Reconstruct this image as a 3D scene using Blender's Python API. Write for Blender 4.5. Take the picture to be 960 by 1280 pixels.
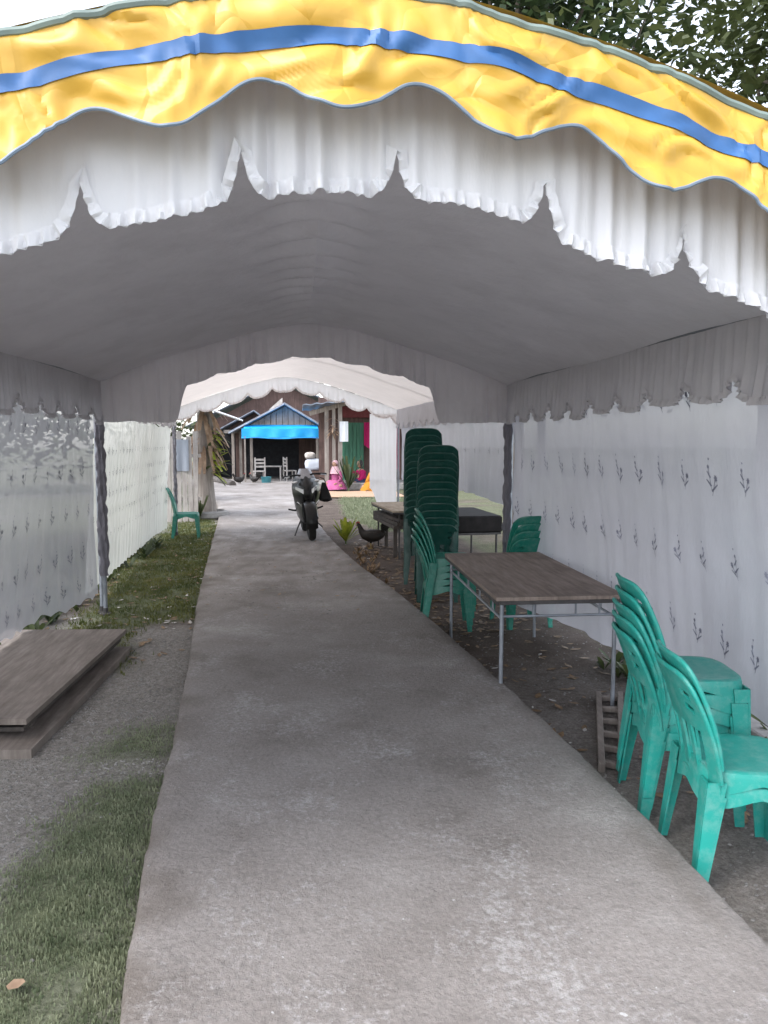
import bpy, math, random
from mathutils import Vector, Matrix, noise
R = math.radians; PI = math.pi
rnd = random.Random(7)
for o in list(bpy.data.objects): bpy.data.objects.remove(o)
S = bpy.context.scene; COL = S.collection

# ------------------------------------------------------------------ camera, sky, sun, exposure
FPX, CX, CY, CAMZ = 950.0, 480.0, 640.0, 1.6
YAW = math.atan((CX-375)/FPX); PITCH = math.atan((CY-550)/FPX*math.cos(YAW))
FW = Vector((math.sin(YAW)*math.cos(PITCH), math.cos(YAW)*math.cos(PITCH), -math.sin(PITCH)))
RT = Vector((math.cos(YAW), -math.sin(YAW), 0)); UP = RT.cross(FW)
cam = bpy.data.cameras.new('camera'); camo = bpy.data.objects.new('camera', cam); COL.objects.link(camo)
cam.sensor_fit = 'VERTICAL'; cam.sensor_height = 36; cam.lens = 36*FPX/1280; cam.clip_end = 400; cam.clip_start = .05
m3 = Matrix((RT, UP, -FW)).transposed(); camo.matrix_world = Matrix.Translation((0, 0, CAMZ)) @ m3.to_4x4()
S.camera = camo
W = bpy.data.worlds.new('World'); S.world = W; W.use_nodes = True
wn = W.node_tree; bg = wn.nodes['Background']
sky = wn.nodes.new('ShaderNodeTexSky'); sky.sky_type = 'NISHITA'; sky.sun_disc = False
SUN_EL, SUN_AZ = 55, 238           # azimuth from +Y, clockwise: high, from the left, behind the camera
sky.sun_elevation = R(SUN_EL); sky.sun_rotation = R(SUN_AZ); sky.air_density = 1.0; sky.dust_density = 1.5
hs = wn.nodes.new('ShaderNodeHueSaturation'); hs.inputs['Saturation'].default_value = .36
wn.links.new(sky.outputs[0], hs.inputs['Color']); wn.links.new(hs.outputs[0], bg.inputs[0]); bg.inputs[1].default_value = .15
sl = bpy.data.lights.new('sun', 'SUN'); sl.energy = .6; sl.angle = R(30); sl.color = (1, .97, .93)
so = bpy.data.objects.new('sun', sl); COL.objects.link(so)
sd = Vector((math.sin(R(SUN_AZ))*math.cos(R(SUN_EL)), math.cos(R(SUN_AZ))*math.cos(R(SUN_EL)), math.sin(R(SUN_EL))))
so.rotation_euler = sd.to_track_quat('Z', 'Y').to_euler(); so.location = (0, 0, 20)
S.view_settings.view_transform = 'Standard'; S.view_settings.look = 'None'; S.view_settings.gamma = 1
S.view_settings.exposure = 2.0
S.render.engine = 'CYCLES'

# ------------------------------------------------------------------ helpers
def ray(x, y): return FW + RT*((x-CX)/FPX) - UP*((y-CY)/FPX)
def atY(x, y, Y): d = ray(x, y); return Vector((0, 0, CAMZ)) + d*(Y/d.y)
def atZ(x, y, z=0): d = ray(x, y); return Vector((0, 0, CAMZ)) + d*((z-CAMZ)/d.z)

class MB:
    def __init__(s): s.v = []; s.f = []
    def box(s, c, d, rz=0, ry=0, rx=0):
        M = Matrix.Translation(c) @ Matrix.Rotation(rz, 4, 'Z') @ Matrix.Rotation(ry, 4, 'Y') @ Matrix.Rotation(rx, 4, 'X')
        n = len(s.v); b = min(d)*.08; hx, hy, hz = d[0]/2, d[1]/2, d[2]/2
        for z, k in ((-hz, b), (-hz+b, 0), (hz-b, 0), (hz, b)):
            for x, y in ((-1, -1), (1, -1), (1, 1), (-1, 1)): s.v.append(M @ Vector((x*(hx-k), y*(hy-k), z)))
        s.f.append((n+3, n+2, n+1, n)); s.f.append((n+12, n+13, n+14, n+15))
        for r in range(3):
            for i in range(4): a = n+r*4+i; b2 = n+r*4+(i+1) % 4; s.f.append((a, b2, b2+4, a+4))
        return s
    def tube(s, pts, rad, seg=8, flat=1.0, cap=True, upv=None):
        pts = [Vector(p) for p in pts]; k = len(pts)
        if not isinstance(rad, (list, tuple)): rad = [rad]*k
        n0 = len(s.v); prev = None
        for i, p in enumerate(pts):
            t = (pts[min(i+1, k-1)]-pts[max(i-1, 0)]).normalized()
            if prev is None:
                a = Vector(upv) if upv else (Vector((0, 0, 1)) if abs(t.z) < .9 else Vector((1, 0, 0)))
            else: a = prev
            u = (a - t*a.dot(t)).normalized(); w = t.cross(u); prev = u
            for j in range(seg):
                an = 2*PI*j/seg
                s.v.append(p + u*math.cos(an)*rad[i]*flat + w*math.sin(an)*rad[i])
        for i in range(k-1):
            for j in range(seg):
                a = n0+i*seg+j; b = n0+i*seg+(j+1) % seg; s.f.append((a, b, b+seg, a+seg))
        if cap:
            s.f.append(tuple(n0+j for j in reversed(range(seg)))); s.f.append(tuple(n0+(k-1)*seg+j for j in range(seg)))
        return s
    def lathe(s, prof, c=(0, 0, 0), seg=14, M=None):
        n0 = len(s.v); c = Vector(c)
        for r, z in prof:
            for j in range(seg):
                a = 2*PI*j/seg; p = Vector((r*math.cos(a), r*math.sin(a), z)); s.v.append(c + (M @ p if M else p))
        for i in range(len(prof)-1):
            for j in range(seg):
                a = n0+i*seg+j; b = n0+i*seg+(j+1) % seg; s.f.append((a, b, b+seg, a+seg))
        s.f.append(tuple(n0+j for j in reversed(range(seg)))); k = n0+(len(prof)-1)*seg; s.f.append(tuple(k+j for j in range(seg)))
        return s
    def grid(s, fn, nu, nv, mask=None, wrap=False):
        n0 = len(s.v)
        for i in range(nu+1):
            for j in range(nv+1): s.v.append(Vector(fn(i/nu, j/nv)))
        for i in range(nu):
            for j in range(nv):
                if mask and not mask((i+.5)/nu, (j+.5)/nv): continue
                a = n0+i*(nv+1)+j; s.f.append((a, a+nv+1, a+nv+2, a+1))
        return s
    def shell(s, fn, nu, nv, th, mask=None):
        """grid with thickness th along its normal, open cells masked out"""
        P = [[Vector(fn(i/nu, j/nv)) for j in range(nv+1)] for i in range(nu+1)]
        N = [[None]*(nv+1) for _ in range(nu+1)]
        for i in range(nu+1):
            for j in range(nv+1):
                a = P[min(i+1, nu)][j]-P[max(i-1, 0)][j]; b = P[i][min(j+1, nv)]-P[i][max(j-1, 0)]
                c = a.cross(b); N[i][j] = c.normalized() if c.length > 1e-9 else Vector((0, 0, 1))
        n0 = len(s.v); K = (nu+1)*(nv+1)
        for sg in (.5, -.5):
            for i in range(nu+1):
                for j in range(nv+1): s.v.append(P[i][j]+N[i][j]*th*sg)
        on = lambda i, j: 0 <= i < nu and 0 <= j < nv and (mask is None or mask((i+.5)/nu, (j+.5)/nv))
        idx = lambda i, j: n0+i*(nv+1)+j
        for i in range(nu):
            for j in range(nv):
                if not on(i, j): continue
                a, b, c, d = idx(i, j), idx(i+1, j), idx(i+1, j+1), idx(i, j+1)
                s.f.append((a, b, c, d)); s.f.append((d+K, c+K, b+K, a+K))
                if not on(i, j-1): s.f.append((b, a, a+K, b+K))
                if not on(i+1, j): s.f.append((c, b, b+K, c+K))
                if not on(i, j+1): s.f.append((d, c, c+K, d+K))
                if not on(i-1, j): s.f.append((a, d, d+K, a+K))
        return s
    def prism(s, poly, ext):
        """polygon (list of Vector) extruded by vector ext"""
        n = len(poly); n0 = len(s.v); ext = Vector(ext)
        s.v += [Vector(p) for p in poly] + [Vector(p)+ext for p in poly]
        s.f.append(tuple(n0+i for i in range(n))); s.f.append(tuple(n0+n+i for i in reversed(range(n))))
        for i in range(n): j = (i+1) % n; s.f.append((n0+j, n0+i, n0+n+i, n0+n+j))
        return s
    def ball(s, c, r, seg=12, rings=8):
        c = Vector(c); r = Vector(r) if hasattr(r, '__len__') else Vector((r, r, r)); n0 = len(s.v)
        s.v.append(c+Vector((0, 0, -r.z)))
        for i in range(1, rings):
            ph = -PI/2+PI*i/rings
            for j in range(seg):
                a = 2*PI*j/seg; s.v.append(c+Vector((r.x*math.cos(ph)*math.cos(a), r.y*math.cos(ph)*math.sin(a), r.z*math.sin(ph))))
        s.v.append(c+Vector((0, 0, r.z))); last = len(s.v)-1
        for j in range(seg): s.f.append((n0, n0+1+(j+1) % seg, n0+1+j)); k = n0+1+(rings-2)*seg; s.f.append((last, k+j, k+(j+1) % seg))
        for i in range(rings-2):
            for j in range(seg):
                a = n0+1+i*seg+j; b = n0+1+i*seg+(j+1) % seg; s.f.append((a, b, b+seg, a+seg))
        return s
    def mesh(s, name):
        me = bpy.data.meshes.new(name); me.from_pydata([tuple(v) for v in s.v], [], s.f); me.update(); return me
    def build(s, name, mat, parent=None, smooth=True):
        me = s.mesh(name)
        if smooth:
            me.polygons.foreach_set('use_smooth', [True]*len(me.polygons))
            try: me.set_sharp_from_angle(angle=R(42))
            except Exception: pass
        o = bpy.data.objects.new(name, me); COL.objects.link(o)
        if mat: me.materials.append(mat)
        if parent: o.parent = parent
        return o
def tag(o, label=None, cat=None, group=None, kind=None):
    if label: o['label'] = label
    if cat: o['category'] = cat
    if group: o['group'] = group
    if kind: o['kind'] = kind
    return o
def empty(name, loc=(0, 0, 0), rz=0, label=None, cat=None, group=None):
    o = bpy.data.objects.new(name, None); COL.objects.link(o); o.location = loc; o.rotation_euler = (0, 0, rz); o.empty_display_size = .1
    return tag(o, label, cat, group)
def place(root, p, rz=0, rx=0, ry=0): root.location = p; root.rotation_euler = (rx, ry, rz)
def dup(root, label=None, group=None):
    r = root.copy(); COL.objects.link(r)
    if label: r['label'] = label
    if group: r['group'] = group
    for ch in root.children:
        c = ch.copy(); COL.objects.link(c); c.parent = r
        for g in ch.children: d = g.copy(); COL.objects.link(d); d.parent = c
    return r
def fbm(x, y, z=0, o=3):
    t = 0; a = 1; 
    for i in range(o): t += a*noise.noise((x, y, z)); x *= 2.1; y *= 2.1; z *= 2.1; a *= .5
    return t
def sstep(a, b, x): t = min(1, max(0, (x-a)/(b-a))); return t*t*(3-2*t)

# ------------------------------------------------------------------ materials
def NT(name):
    m = bpy.data.materials.new(name); m.use_nodes = True; nt = m.node_tree; nt.nodes.clear()
    out = nt.nodes.new('ShaderNodeOutputMaterial'); return m, nt, out
def ramp(nt, fac, stops):
    r = nt.nodes.new('ShaderNodeValToRGB'); e = r.color_ramp.elements
    while len(e) < len(stops): e.new(.5)
    for i, (p, c) in enumerate(stops): e[i].position = p; e[i].color = (*c, 1)
    nt.links.new(fac, r.inputs[0]); return r.outputs[0]
def noi(nt, scale, detail=4, rough=.55, co='obj', st=None, dist=0):
    t = nt.nodes.new('ShaderNodeTexCoord') if co != 'pos' else nt.nodes.new('ShaderNodeNewGeometry')
    src = t.outputs['Object'] if co == 'obj' else t.outputs['Position'] if co == 'pos' else t.outputs['Generated']
    if st:
        mp = nt.nodes.new('ShaderNodeMapping'); mp.inputs['Scale'].default_value = st; nt.links.new(src, mp.inputs[0]); src = mp.outputs[0]
    n = nt.nodes.new('ShaderNodeTexNoise'); n.inputs['Scale'].default_value = scale; n.inputs['Detail'].default_value = detail
    n.inputs['Roughness'].default_value = rough; n.inputs['Distortion'].default_value = dist; nt.links.new(src, n.inputs['Vector']); return n.outputs[0]
def mixc(nt, f, a, b, mode='MIX'):
    m = nt.nodes.new('ShaderNodeMix'); m.data_type = 'RGBA'; m.blend_type = mode
    for k, v in ((0, f), (6, a), (7, b)):
        if isinstance(v, (int, float)): m.inputs[k].default_value = v
        elif isinstance(v, tuple): m.inputs[k].default_value = (*v, 1)
        else: nt.links.new(v, m.inputs[k])
    return m.outputs[2]
def bump(nt, h, st, d=.01):
    b = nt.nodes.new('ShaderNodeBump'); b.inputs['Strength'].default_value = st; b.inputs['Distance'].default_value = d; nt.links.new(h, b.inputs['Height']); return b.outputs[0]
def simple(name, c, rough=.6, var=.25, scale=8, metal=0, bmp=0, bscale=40, st=None, coat=0, spec=.5, dirt=None, dscale=5):
    m, nt, out = NT(name); p = nt.nodes.new('ShaderNodeBsdfPrincipled'); nt.links.new(p.outputs[0], out.inputs[0])
    n = noi(nt, scale, 5, .6, st=st)
    col = ramp(nt, n, [(.3, tuple(x*(1-var) for x in c)), (.7, tuple(min(1, x*(1+var)) for x in c))])
    if dirt:
        f = ramp(nt, noi(nt, dscale, 6, .65), [(.45, (0, 0, 0)), (.7, (1, 1, 1))]); col = mixc(nt, f, col, dirt)
    nt.links.new(col, p.inputs['Base Color']); p.inputs['Roughness'].default_value = rough; p.inputs['Metallic'].default_value = metal
    p.inputs['Coat Weight'].default_value = coat; p.inputs['Specular IOR Level'].default_value = spec
    if bmp: nt.links.new(bump(nt, noi(nt, bscale, 5, st=st), bmp), p.inputs['Normal'])
    return m
def cloth(name, c, trans=.3, clear=0, var=.08, weave=0, dirt=None):
    m, nt, out = NT(name)
    n = noi(nt, 3, 5, .6); col = ramp(nt, n, [(.3, tuple(x*(1-var) for x in c)), (.7, c)])
    if dirt: col = mixc(nt, ramp(nt, noi(nt, 1.7, 6, .7), [(.5, (0, 0, 0)), (.75, (.7, .7, .7))]), col, dirt)
    d = nt.nodes.new('ShaderNodeBsdfDiffuse'); nt.links.new(col, d.inputs[0])
    nrm = bump(nt, noi(nt, 14, 4, .6, st=(1, 1, .35)), .35, .02)
    nt.links.new(nrm, d.inputs['Normal'])
    t = nt.nodes.new('ShaderNodeBsdfTranslucent'); nt.links.new(col, t.inputs[0])
    mx = nt.nodes.new('ShaderNodeMixShader'); mx.inputs[0].default_value = trans; nt.links.new(d.outputs[0], mx.inputs[1]); nt.links.new(t.outputs[0], mx.inputs[2])
    res = mx
    if clear:
        tr = nt.nodes.new('ShaderNodeBsdfTransparent'); m2 = nt.nodes.new('ShaderNodeMixShader'); m2.inputs[0].default_value = clear
        nt.links.new(mx.outputs[0], m2.inputs[1]); nt.links.new(tr.outputs[0], m2.inputs[2]); res = m2
    nt.links.new(res.outputs[0], out.inputs[0]); return m
def leafmat(name, a, b, trans=.35, sc=3):
    m, nt, out = NT(name); n = noi(nt, sc, 4, .7, co='pos'); col = ramp(nt, n, [(.35, a), (.65, b)])
    d = nt.nodes.new('ShaderNodeBsdfPrincipled'); nt.links.new(col, d.inputs['Base Color']); d.inputs['Roughness'].default_value = .55
    t = nt.nodes.new('ShaderNodeBsdfTranslucent'); nt.links.new(col, t.inputs[0])
    mx = nt.nodes.new('ShaderNodeMixShader'); mx.inputs[0].default_value = trans; nt.links.new(d.outputs[0], mx.inputs[1]); nt.links.new(t.outputs[0], mx.inputs[2])
    nt.links.new(mx.outputs[0], out.inputs[0]); return m
M = {}
M['ceiling'] = cloth('ceiling_cloth', (.82, .80, .85), .10, dirt=(.66, .64, .68))
M['ceiling_thin'] = cloth('ceiling_cloth_thin', (.78, .71, .67), .33)
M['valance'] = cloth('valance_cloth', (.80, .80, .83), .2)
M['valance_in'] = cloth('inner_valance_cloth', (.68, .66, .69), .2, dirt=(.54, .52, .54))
M['valance_far'] = cloth('far_valance_cloth', (.90, .85, .83), .7)
M['curtain'] = cloth('curtain_cloth', (.64, .63, .69), .22, .05, dirt=(.66, .66, .70))
M['curtain_sheer'] = cloth('sheer_curtain_cloth', (.53, .53, .57), .20, .24, dirt=(.45, .46, .50))
M['curtain_back'] = cloth('backlit_curtain_cloth', (.70, .71, .68), .40, .14)
M['embroid'] = simple('embroidery_thread', (.27, .27, .35), .8, .4, 6)
M['lace'] = simple('lace_thread', (.22, .22, .26), .8, .2, 30)
M['sleeve'] = cloth('sleeve_cloth', (.24, .23, .26), .15)
def tarpmat():
    m, nt, out = NT('yellow_tarpaulin'); p = nt.nodes.new('ShaderNodeBsdfPrincipled'); nt.links.new(p.outputs[0], out.inputs[0])
    c = ramp(nt, noi(nt, 4, 5, .65), [(.3, (.53, .295, .03)), (.7, (.65, .385, .055))])
    c = mixc(nt, ramp(nt, noi(nt, 9, 6, .7, st=(1, 1, .5)), [(.56, (0, 0, 0)), (.8, (.6, .6, .6))]), c, (.50, .30, .06))
    nt.links.new(c, p.inputs['Base Color']); p.inputs['Roughness'].default_value = .42
    v = nt.nodes.new('ShaderNodeTexVoronoi'); v.feature = 'DISTANCE_TO_EDGE'; v.inputs['Scale'].default_value = 7
    tc = nt.nodes.new('ShaderNodeTexCoord'); nd = nt.nodes.new('ShaderNodeTexNoise'); nd.inputs['Scale'].default_value = 3
    nt.links.new(tc.outputs['Object'], nd.inputs['Vector'])
    mxx = nt.nodes.new('ShaderNodeMix'); mxx.data_type = 'VECTOR'; mxx.inputs[0].default_value = .35
    nt.links.new(tc.outputs['Object'], mxx.inputs[4]); nt.links.new(nd.outputs['Color'], mxx.inputs[5]); nt.links.new(mxx.outputs[1], v.inputs['Vector'])
    nt.links.new(bump(nt, v.outputs[0], .6, .04), p.inputs['Normal'])
    return m
M['yellow'] = tarpmat()
M['blue'] = simple('blue_tape', (.028, .11, .29), .5, .2, 6)
M['piping'] = simple('grey_blue_piping', (.16, .21, .27), .6, .2)
M['hem'] = simple('grey_green_hem', (.17, .22, .20), .6, .2)
M['steel'] = simple('painted_steel', (.30, .32, .36), .4, .2, 12, metal=.5)
M['dark_steel'] = simple('rusty_dark_steel', (.07, .065, .065), .6, .3, 15, metal=.3)
def concrete():
    m, nt, out = NT('worn_concrete'); p = nt.nodes.new('ShaderNodeBsdfPrincipled'); nt.links.new(p.outputs[0], out.inputs[0])
    c = ramp(nt, noi(nt, 1.1, 7, .62, 'pos'), [(.30, (.145, .125, .113)), (.44, (.22, .198, .186)), (.56, (.255, .232, .22)), (.70, (.34, .318, .305))])
    g = ramp(nt, noi(nt, 60, 4, .7, 'pos'), [(.3, (.72, .72, .72)), (.7, (1.25, 1.25, 1.25))]); c = mixc(nt, .75, c, g, 'MULTIPLY')
    # worn pale cement patches broken into specks
    big = noi(nt, 2.2, 6, .7, 'pos', (1, .7, 1)); sm = noi(nt, 42, 7, .75, 'pos')
    mm = nt.nodes.new('ShaderNodeMath'); mm.operation = 'MULTIPLY'; nt.links.new(big, mm.inputs[0]); nt.links.new(sm, mm.inputs[1])
    c = mixc(nt, ramp(nt, mm.outputs[0], [(.275, (0, 0, 0)), (.37, (.5, .5, .5))]), c, (.47, .46, .46))
    dk = ramp(nt, noi(nt, 9, 6, .8, 'pos'), [(.56, (0, 0, 0)), (.74, (.7, .7, .7))]); c = mixc(nt, dk, c, (.11, .10, .095))
    w = ramp(nt, noi(nt, 38, 2, .5, 'pos'), [(.74, (0, 0, 0)), (.78, (.8, .8, .8))]); c = mixc(nt, w, c, (.5, .5, .5))
    va = nt.nodes.new('ShaderNodeVertexColor'); va.layer_name = 'edge_dirt'
    c = mixc(nt, va.outputs[0], c, (.115, .095, .08))
    nt.links.new(c, p.inputs['Base Color']); p.inputs['Roughness'].default_value = .8
    nt.links.new(bump(nt, noi(nt, 45, 6, .7, 'pos'), .8, .015), p.inputs['Normal']); return m
M['concrete'] = concrete()
def groundmat():
    m, nt, out = NT('yard_soil'); p = nt.nodes.new('ShaderNodeBsdfPrincipled'); nt.links.new(p.outputs[0], out.inputs[0])
    a = nt.nodes.new('ShaderNodeVertexColor'); a.layer_name = 'cover'; sp = nt.nodes.new('ShaderNodeSeparateColor'); nt.links.new(a.outputs[0], sp.inputs[0])
    soil = ramp(nt, noi(nt, 2.2, 7, .65, 'pos'), [(.3, (.075, .058, .048)), (.55, (.125, .10, .085)), (.75, (.19, .165, .145))])
    grav = ramp(nt, noi(nt, 30, 6, .75, 'pos'), [(.3, (.18, .165, .15)), (.5, (.29, .27, .25)), (.72, (.44, .42, .40))])
    moss = ramp(nt, noi(nt, 12, 6, .7, 'pos'), [(.3, (.08, .10, .05)), (.6, (.15, .175, .095)), (.8, (.20, .21, .13))])
    c = mixc(nt, sp.outputs[1], soil, grav); c = mixc(nt, sp.outputs[0], c, moss)
    g = ramp(nt, noi(nt, 70, 4, .7, 'pos'), [(.3, (.6, .6, .6)), (.7, (1.35, 1.35, 1.35))]); c = mixc(nt, .8, c, g, 'MULTIPLY')
    nt.links.new(c, p.inputs['Base Color']); p.inputs['Roughness'].default_value = .95; p.inputs['Specular IOR Level'].default_value = .2
    nt.links.new(bump(nt, noi(nt, 35, 7, .75, 'pos'), .9, .03), p.inputs['Normal']); return m
M['ground'] = groundmat()
M['grass'] = leafmat('short_grass', (.14, .17, .095), (.27, .29, .185), .3, 6)
M['moss_grass'] = leafmat('mossy_grass', (.06, .085, .022), (.19, .19, .06), .3, 2.2)
M['leaf'] = leafmat('dark_tree_leaf', (.018, .035, .014), (.05, .085, .03), .3, 1.2)
M['leaf2'] = leafmat('olive_tree_leaf', (.035, .055, .02), (.09, .11, .04), .35, 1.2)
M['leaf_yellow'] = leafmat('yellow_green_leaf', (.18, .24, .02), (.40, .42, .05), .35, 8)
M['leaf_dry'] = leafmat('dry_leaf', (.12, .07, .035), (.33, .22, .12), .15, 20)
M['frond_dry'] = leafmat('dry_frond', (.22, .14, .09), (.42, .29, .20), .2, 5)
M['scrap'] = simple('pale_scrap', (.5, .48, .46), .8, .2)
M['bark'] = simple('tree_bark', (.11, .09, .075), .9, .4, 6, bmp=.8, bscale=14, st=(1, 1, .25))
M['stem'] = simple('green_stem', (.10, .13, .05), .7, .3)
M['pebble'] = simple('pebble_stone', (.22, .21, .20), .85, .4, 1.5)
def plasticmat(name, c, dust):
    m, nt, out = NT(name); p = nt.nodes.new('ShaderNodeBsdfPrincipled'); nt.links.new(p.outputs[0], out.inputs[0])
    c1 = ramp(nt, noi(nt, 3, 4, .6), [(.3, tuple(x*.88 for x in c)), (.7, tuple(min(1, x*1.1) for x in c))])
    c1 = mixc(nt, ramp(nt, noi(nt, 16, 8, .75, 'pos'), [(.47, (0, 0, 0)), (.75, (dust, dust, dust))]), c1, (.36, .47, .44))
    c1 = mixc(nt, ramp(nt, noi(nt, 2.1, 5, .7, 'pos'), [(.56, (0, 0, 0)), (.8, (.45, .45, .45))]), c1, tuple(x*.45 for x in c))
    nt.links.new(c1, p.inputs['Base Color'])
    rr = ramp(nt, noi(nt, 20, 5, .7, 'pos'), [(.3, (.28,)*3), (.7, (.48,)*3)]); nt.links.new(rr, p.inputs['Roughness'])
    nt.links.new(bump(nt, noi(nt, 120, 3, .6), .12, .004), p.inputs['Normal']); return m
M['teal'] = plasticmat('faded_teal_plastic', (.020, .31, .26), .34)
M['green'] = plasticmat('bottle_green_plastic', (.010, .19, .14), .25)
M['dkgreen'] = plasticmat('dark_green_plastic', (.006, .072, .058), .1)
def wood(name, a, b, c, st=(1, 12, 1), sc=3, rough=.75):
    m, nt, out = NT(name); p = nt.nodes.new('ShaderNodeBsdfPrincipled'); nt.links.new(p.outputs[0], out.inputs[0])
    n = noi(nt, sc, 7, .65, st=st); col = ramp(nt, n, [(.3, a), (.52, b), (.72, c)])
    col = mixc(nt, ramp(nt, noi(nt, 1.8, 6, .7), [(.48, (0, 0, 0)), (.7, (.6,)*3)]), col, tuple(x*.55 for x in a))
    nt.links.new(col, p.inputs['Base Color']); p.inputs['Roughness'].default_value = rough
    nt.links.new(bump(nt, n, .3, .01), p.inputs['Normal']); return m
M['ply'] = wood('weathered_plywood', (.17, .13, .11), (.26, .205, .175), (.34, .28, .245), (9, 1, 1))
M['board'] = wood('grey_board', (.13, .105, .088), (.20, .168, .148), (.27, .235, .21), (9, 1, 1))
M['board_dark'] = wood('dark_board', (.04, .034, .03), (.075, .062, .055), (.12, .10, .09), (9, 1, 1))
M['blacktop'] = simple('black_table_top', (.018, .016, .016), .8, .4, spec=.2)
M['palewood'] = wood('pale_wood', (.28, .22, .16), (.40, .33, .25), (.50, .43, .34), (6, 1, 1))
M['plank'] = wood('grey_plank', (.30, .265, .25), (.42, .385, .365), (.55, .52, .50), (6, 6, .6))
M['brownwall'] = wood('brown_wall_wood', (.07, .04, .035), (.11, .065, .055), (.16, .10, .085), (6, 6, .6))
M['post'] = wood('grey_post', (.17, .14, .125), (.27, .235, .21), (.38, .34, .31), (8, 8, .5))
M['metalroof'] = simple('blue_grey_roofing', (.20, .24, .30), .55, .3, 2, metal=.1, dirt=(.14, .11, .10))
M['bluetarp'] = simple('bright_blue_tarp', (.015, .36, .80), .45, .12, 3)
M['cyan'] = simple('blue_green_panel', (.05, .22, .26), .5, .2)
M['greendoor'] = simple('green_painted_door', (.045, .16, .10), .6, .3, 3, st=(4, 4, .4))
M['maroon'] = simple('maroon_paint', (.17, .035, .04), .7, .25)
M['magenta'] = cloth('magenta_cloth', (.48, .03, .14), .2)
M['pink'] = cloth('pink_cloth', (.52, .14, .30), .1, var=.35)
M['palepink'] = cloth('pale_pink_cloth', (.62, .40, .45), .1)
M['orange'] = cloth('mustard_cloth', (.50, .22, .04), .1)
M['navy'] = cloth('navy_cloth', (.04, .05, .09), .1)
M['white'] = cloth('white_cloth', (.78, .80, .85), .1)
M['greycloth'] = cloth('grey_blue_cloth', (.36, .39, .45), .1)
M['paleblue'] = cloth('pale_blue_cloth', (.60, .64, .72), .1)
M['skin'] = simple('brown_skin', (.30, .165, .11), .55, .1)
M['hair'] = simple('black_hair', (.012, .011, .011), .5, .3)
M['mat'] = simple('woven_mat', (.42, .28, .19), .8, .15, 40, bmp=.4, bscale=120)
M['black'] = simple('black_gloss_paint', (.006, .006, .007), .3, .3, spec=.35)
M['blackplastic'] = simple('black_plastic', (.012, .012, .013), .6, .3, spec=.25)
M['rubber'] = simple('tyre_rubber', (.014, .014, .014), .85, .3, bmp=.3)
M['chrome'] = simple('bright_metal', (.55, .56, .58), .2, .1, metal=1)
M['lens'] = simple('clear_lens', (.75, .77, .80), .08, .1, coat=1)
M['screen'] = simple('highlight_grey_screen', (.30, .30, .33), .15, .2, spec=.8)  # pale grey paints the silvery highlights into the scooter's windscreen
M['feather'] = simple('black_brown_feather', (.016, .012, .010), .6, .6, 12)
M['comb'] = simple('red_comb', (.35, .03, .03), .6, .2)
M['beak'] = simple('horn_yellow', (.32, .22, .08), .6, .2)
M['plaster'] = simple('pale_plaster', (.50, .46, .43), .85, .2, 2, dirt=(.33, .30, .27))
M['dark'] = simple('dim_interior_wall', (.045, .045, .052), .9, .3)  # interior shade beneath the awning, put into the back wall's colour
M['cement'] = simple('cement_kerb', (.25, .24, .23), .9, .3, 6, bmp=.5)

# ------------------------------------------------------------------ ground, path, grass
def inpoly(x, y, P):
    c = False; j = len(P)-1
    for i in range(len(P)):
        xi, yi = P[i]; xj, yj = P[j]
        if (yi > y) != (yj > y) and x < (xj-xi)*(y-yi)/(yj-yi)+xi: c = not c
        j = i
    return c
def wpoly(pts): return [tuple(atZ(x, y)[:2]) for x, y in pts]
G_NEAR = wpoly([(205, 975), (110, 990), (60, 1060), (-10, 1120), (-140, 1200), (-140, 1500), (120, 1500), (150, 1290)])
G_MID = wpoly([(222, 905), (150, 918), (95, 940), (120, 952), (215, 945)])
G_MOSS = wpoly([(40, 812), (120, 758), (150, 700), (228, 652), (262, 645), (275, 660), (268, 700), (256, 772), (190, 780), (160, 790), (150, 838), (128, 835), (130, 800), (60, 806)])
G_FAR = wpoly([(425, 622), (510, 622), (560, 640), (520, 665), (470, 662), (432, 645)])
EDGE_L = [(.5, -.42), (1.94, -.49), (2.72, -.58), (3.84, -.66), (5.07, -.76), (7.81, -1.03), (11.47, -1.32), (16.64, -1.75), (21, -2.35), (26, -3.4), (31, -5)]
EDGE_R = [(.5, 1.42), (2.06, 1.41), (2.76, 1.40), (3.96, 1.33), (6.2, 1.13), (7.8, .95), (9.72, .68), (13.38, .38), (17, .28), (21, .4), (26, .8), (31, 1.6)]
def interp(T, y):
    if y <= T[0][0]: return T[0][1]
    for i in range(len(T)-1):
        a, b = T[i], T[i+1]
        if y <= b[0]:
            p0 = T[max(i-1, 0)]; p3 = T[min(i+2, len(T)-1)]; t = (y-a[0])/(b[0]-a[0]); d = b[0]-a[0]
            m1 = (b[1]-p0[1])/(b[0]-p0[0])*d; m2 = (p3[1]-a[1])/(p3[0]-a[0])*d
            return (2*t**3-3*t*t+1)*a[1]+(t**3-2*t*t+t)*m1+(-2*t**3+3*t*t)*b[1]+(t**3-t*t)*m2
    return T[-1][1]
def onpath(x, y): return .3 < y < 31 and interp(EDGE_L, y)-.01 < x < interp(EDGE_R, y)+.01
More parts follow.
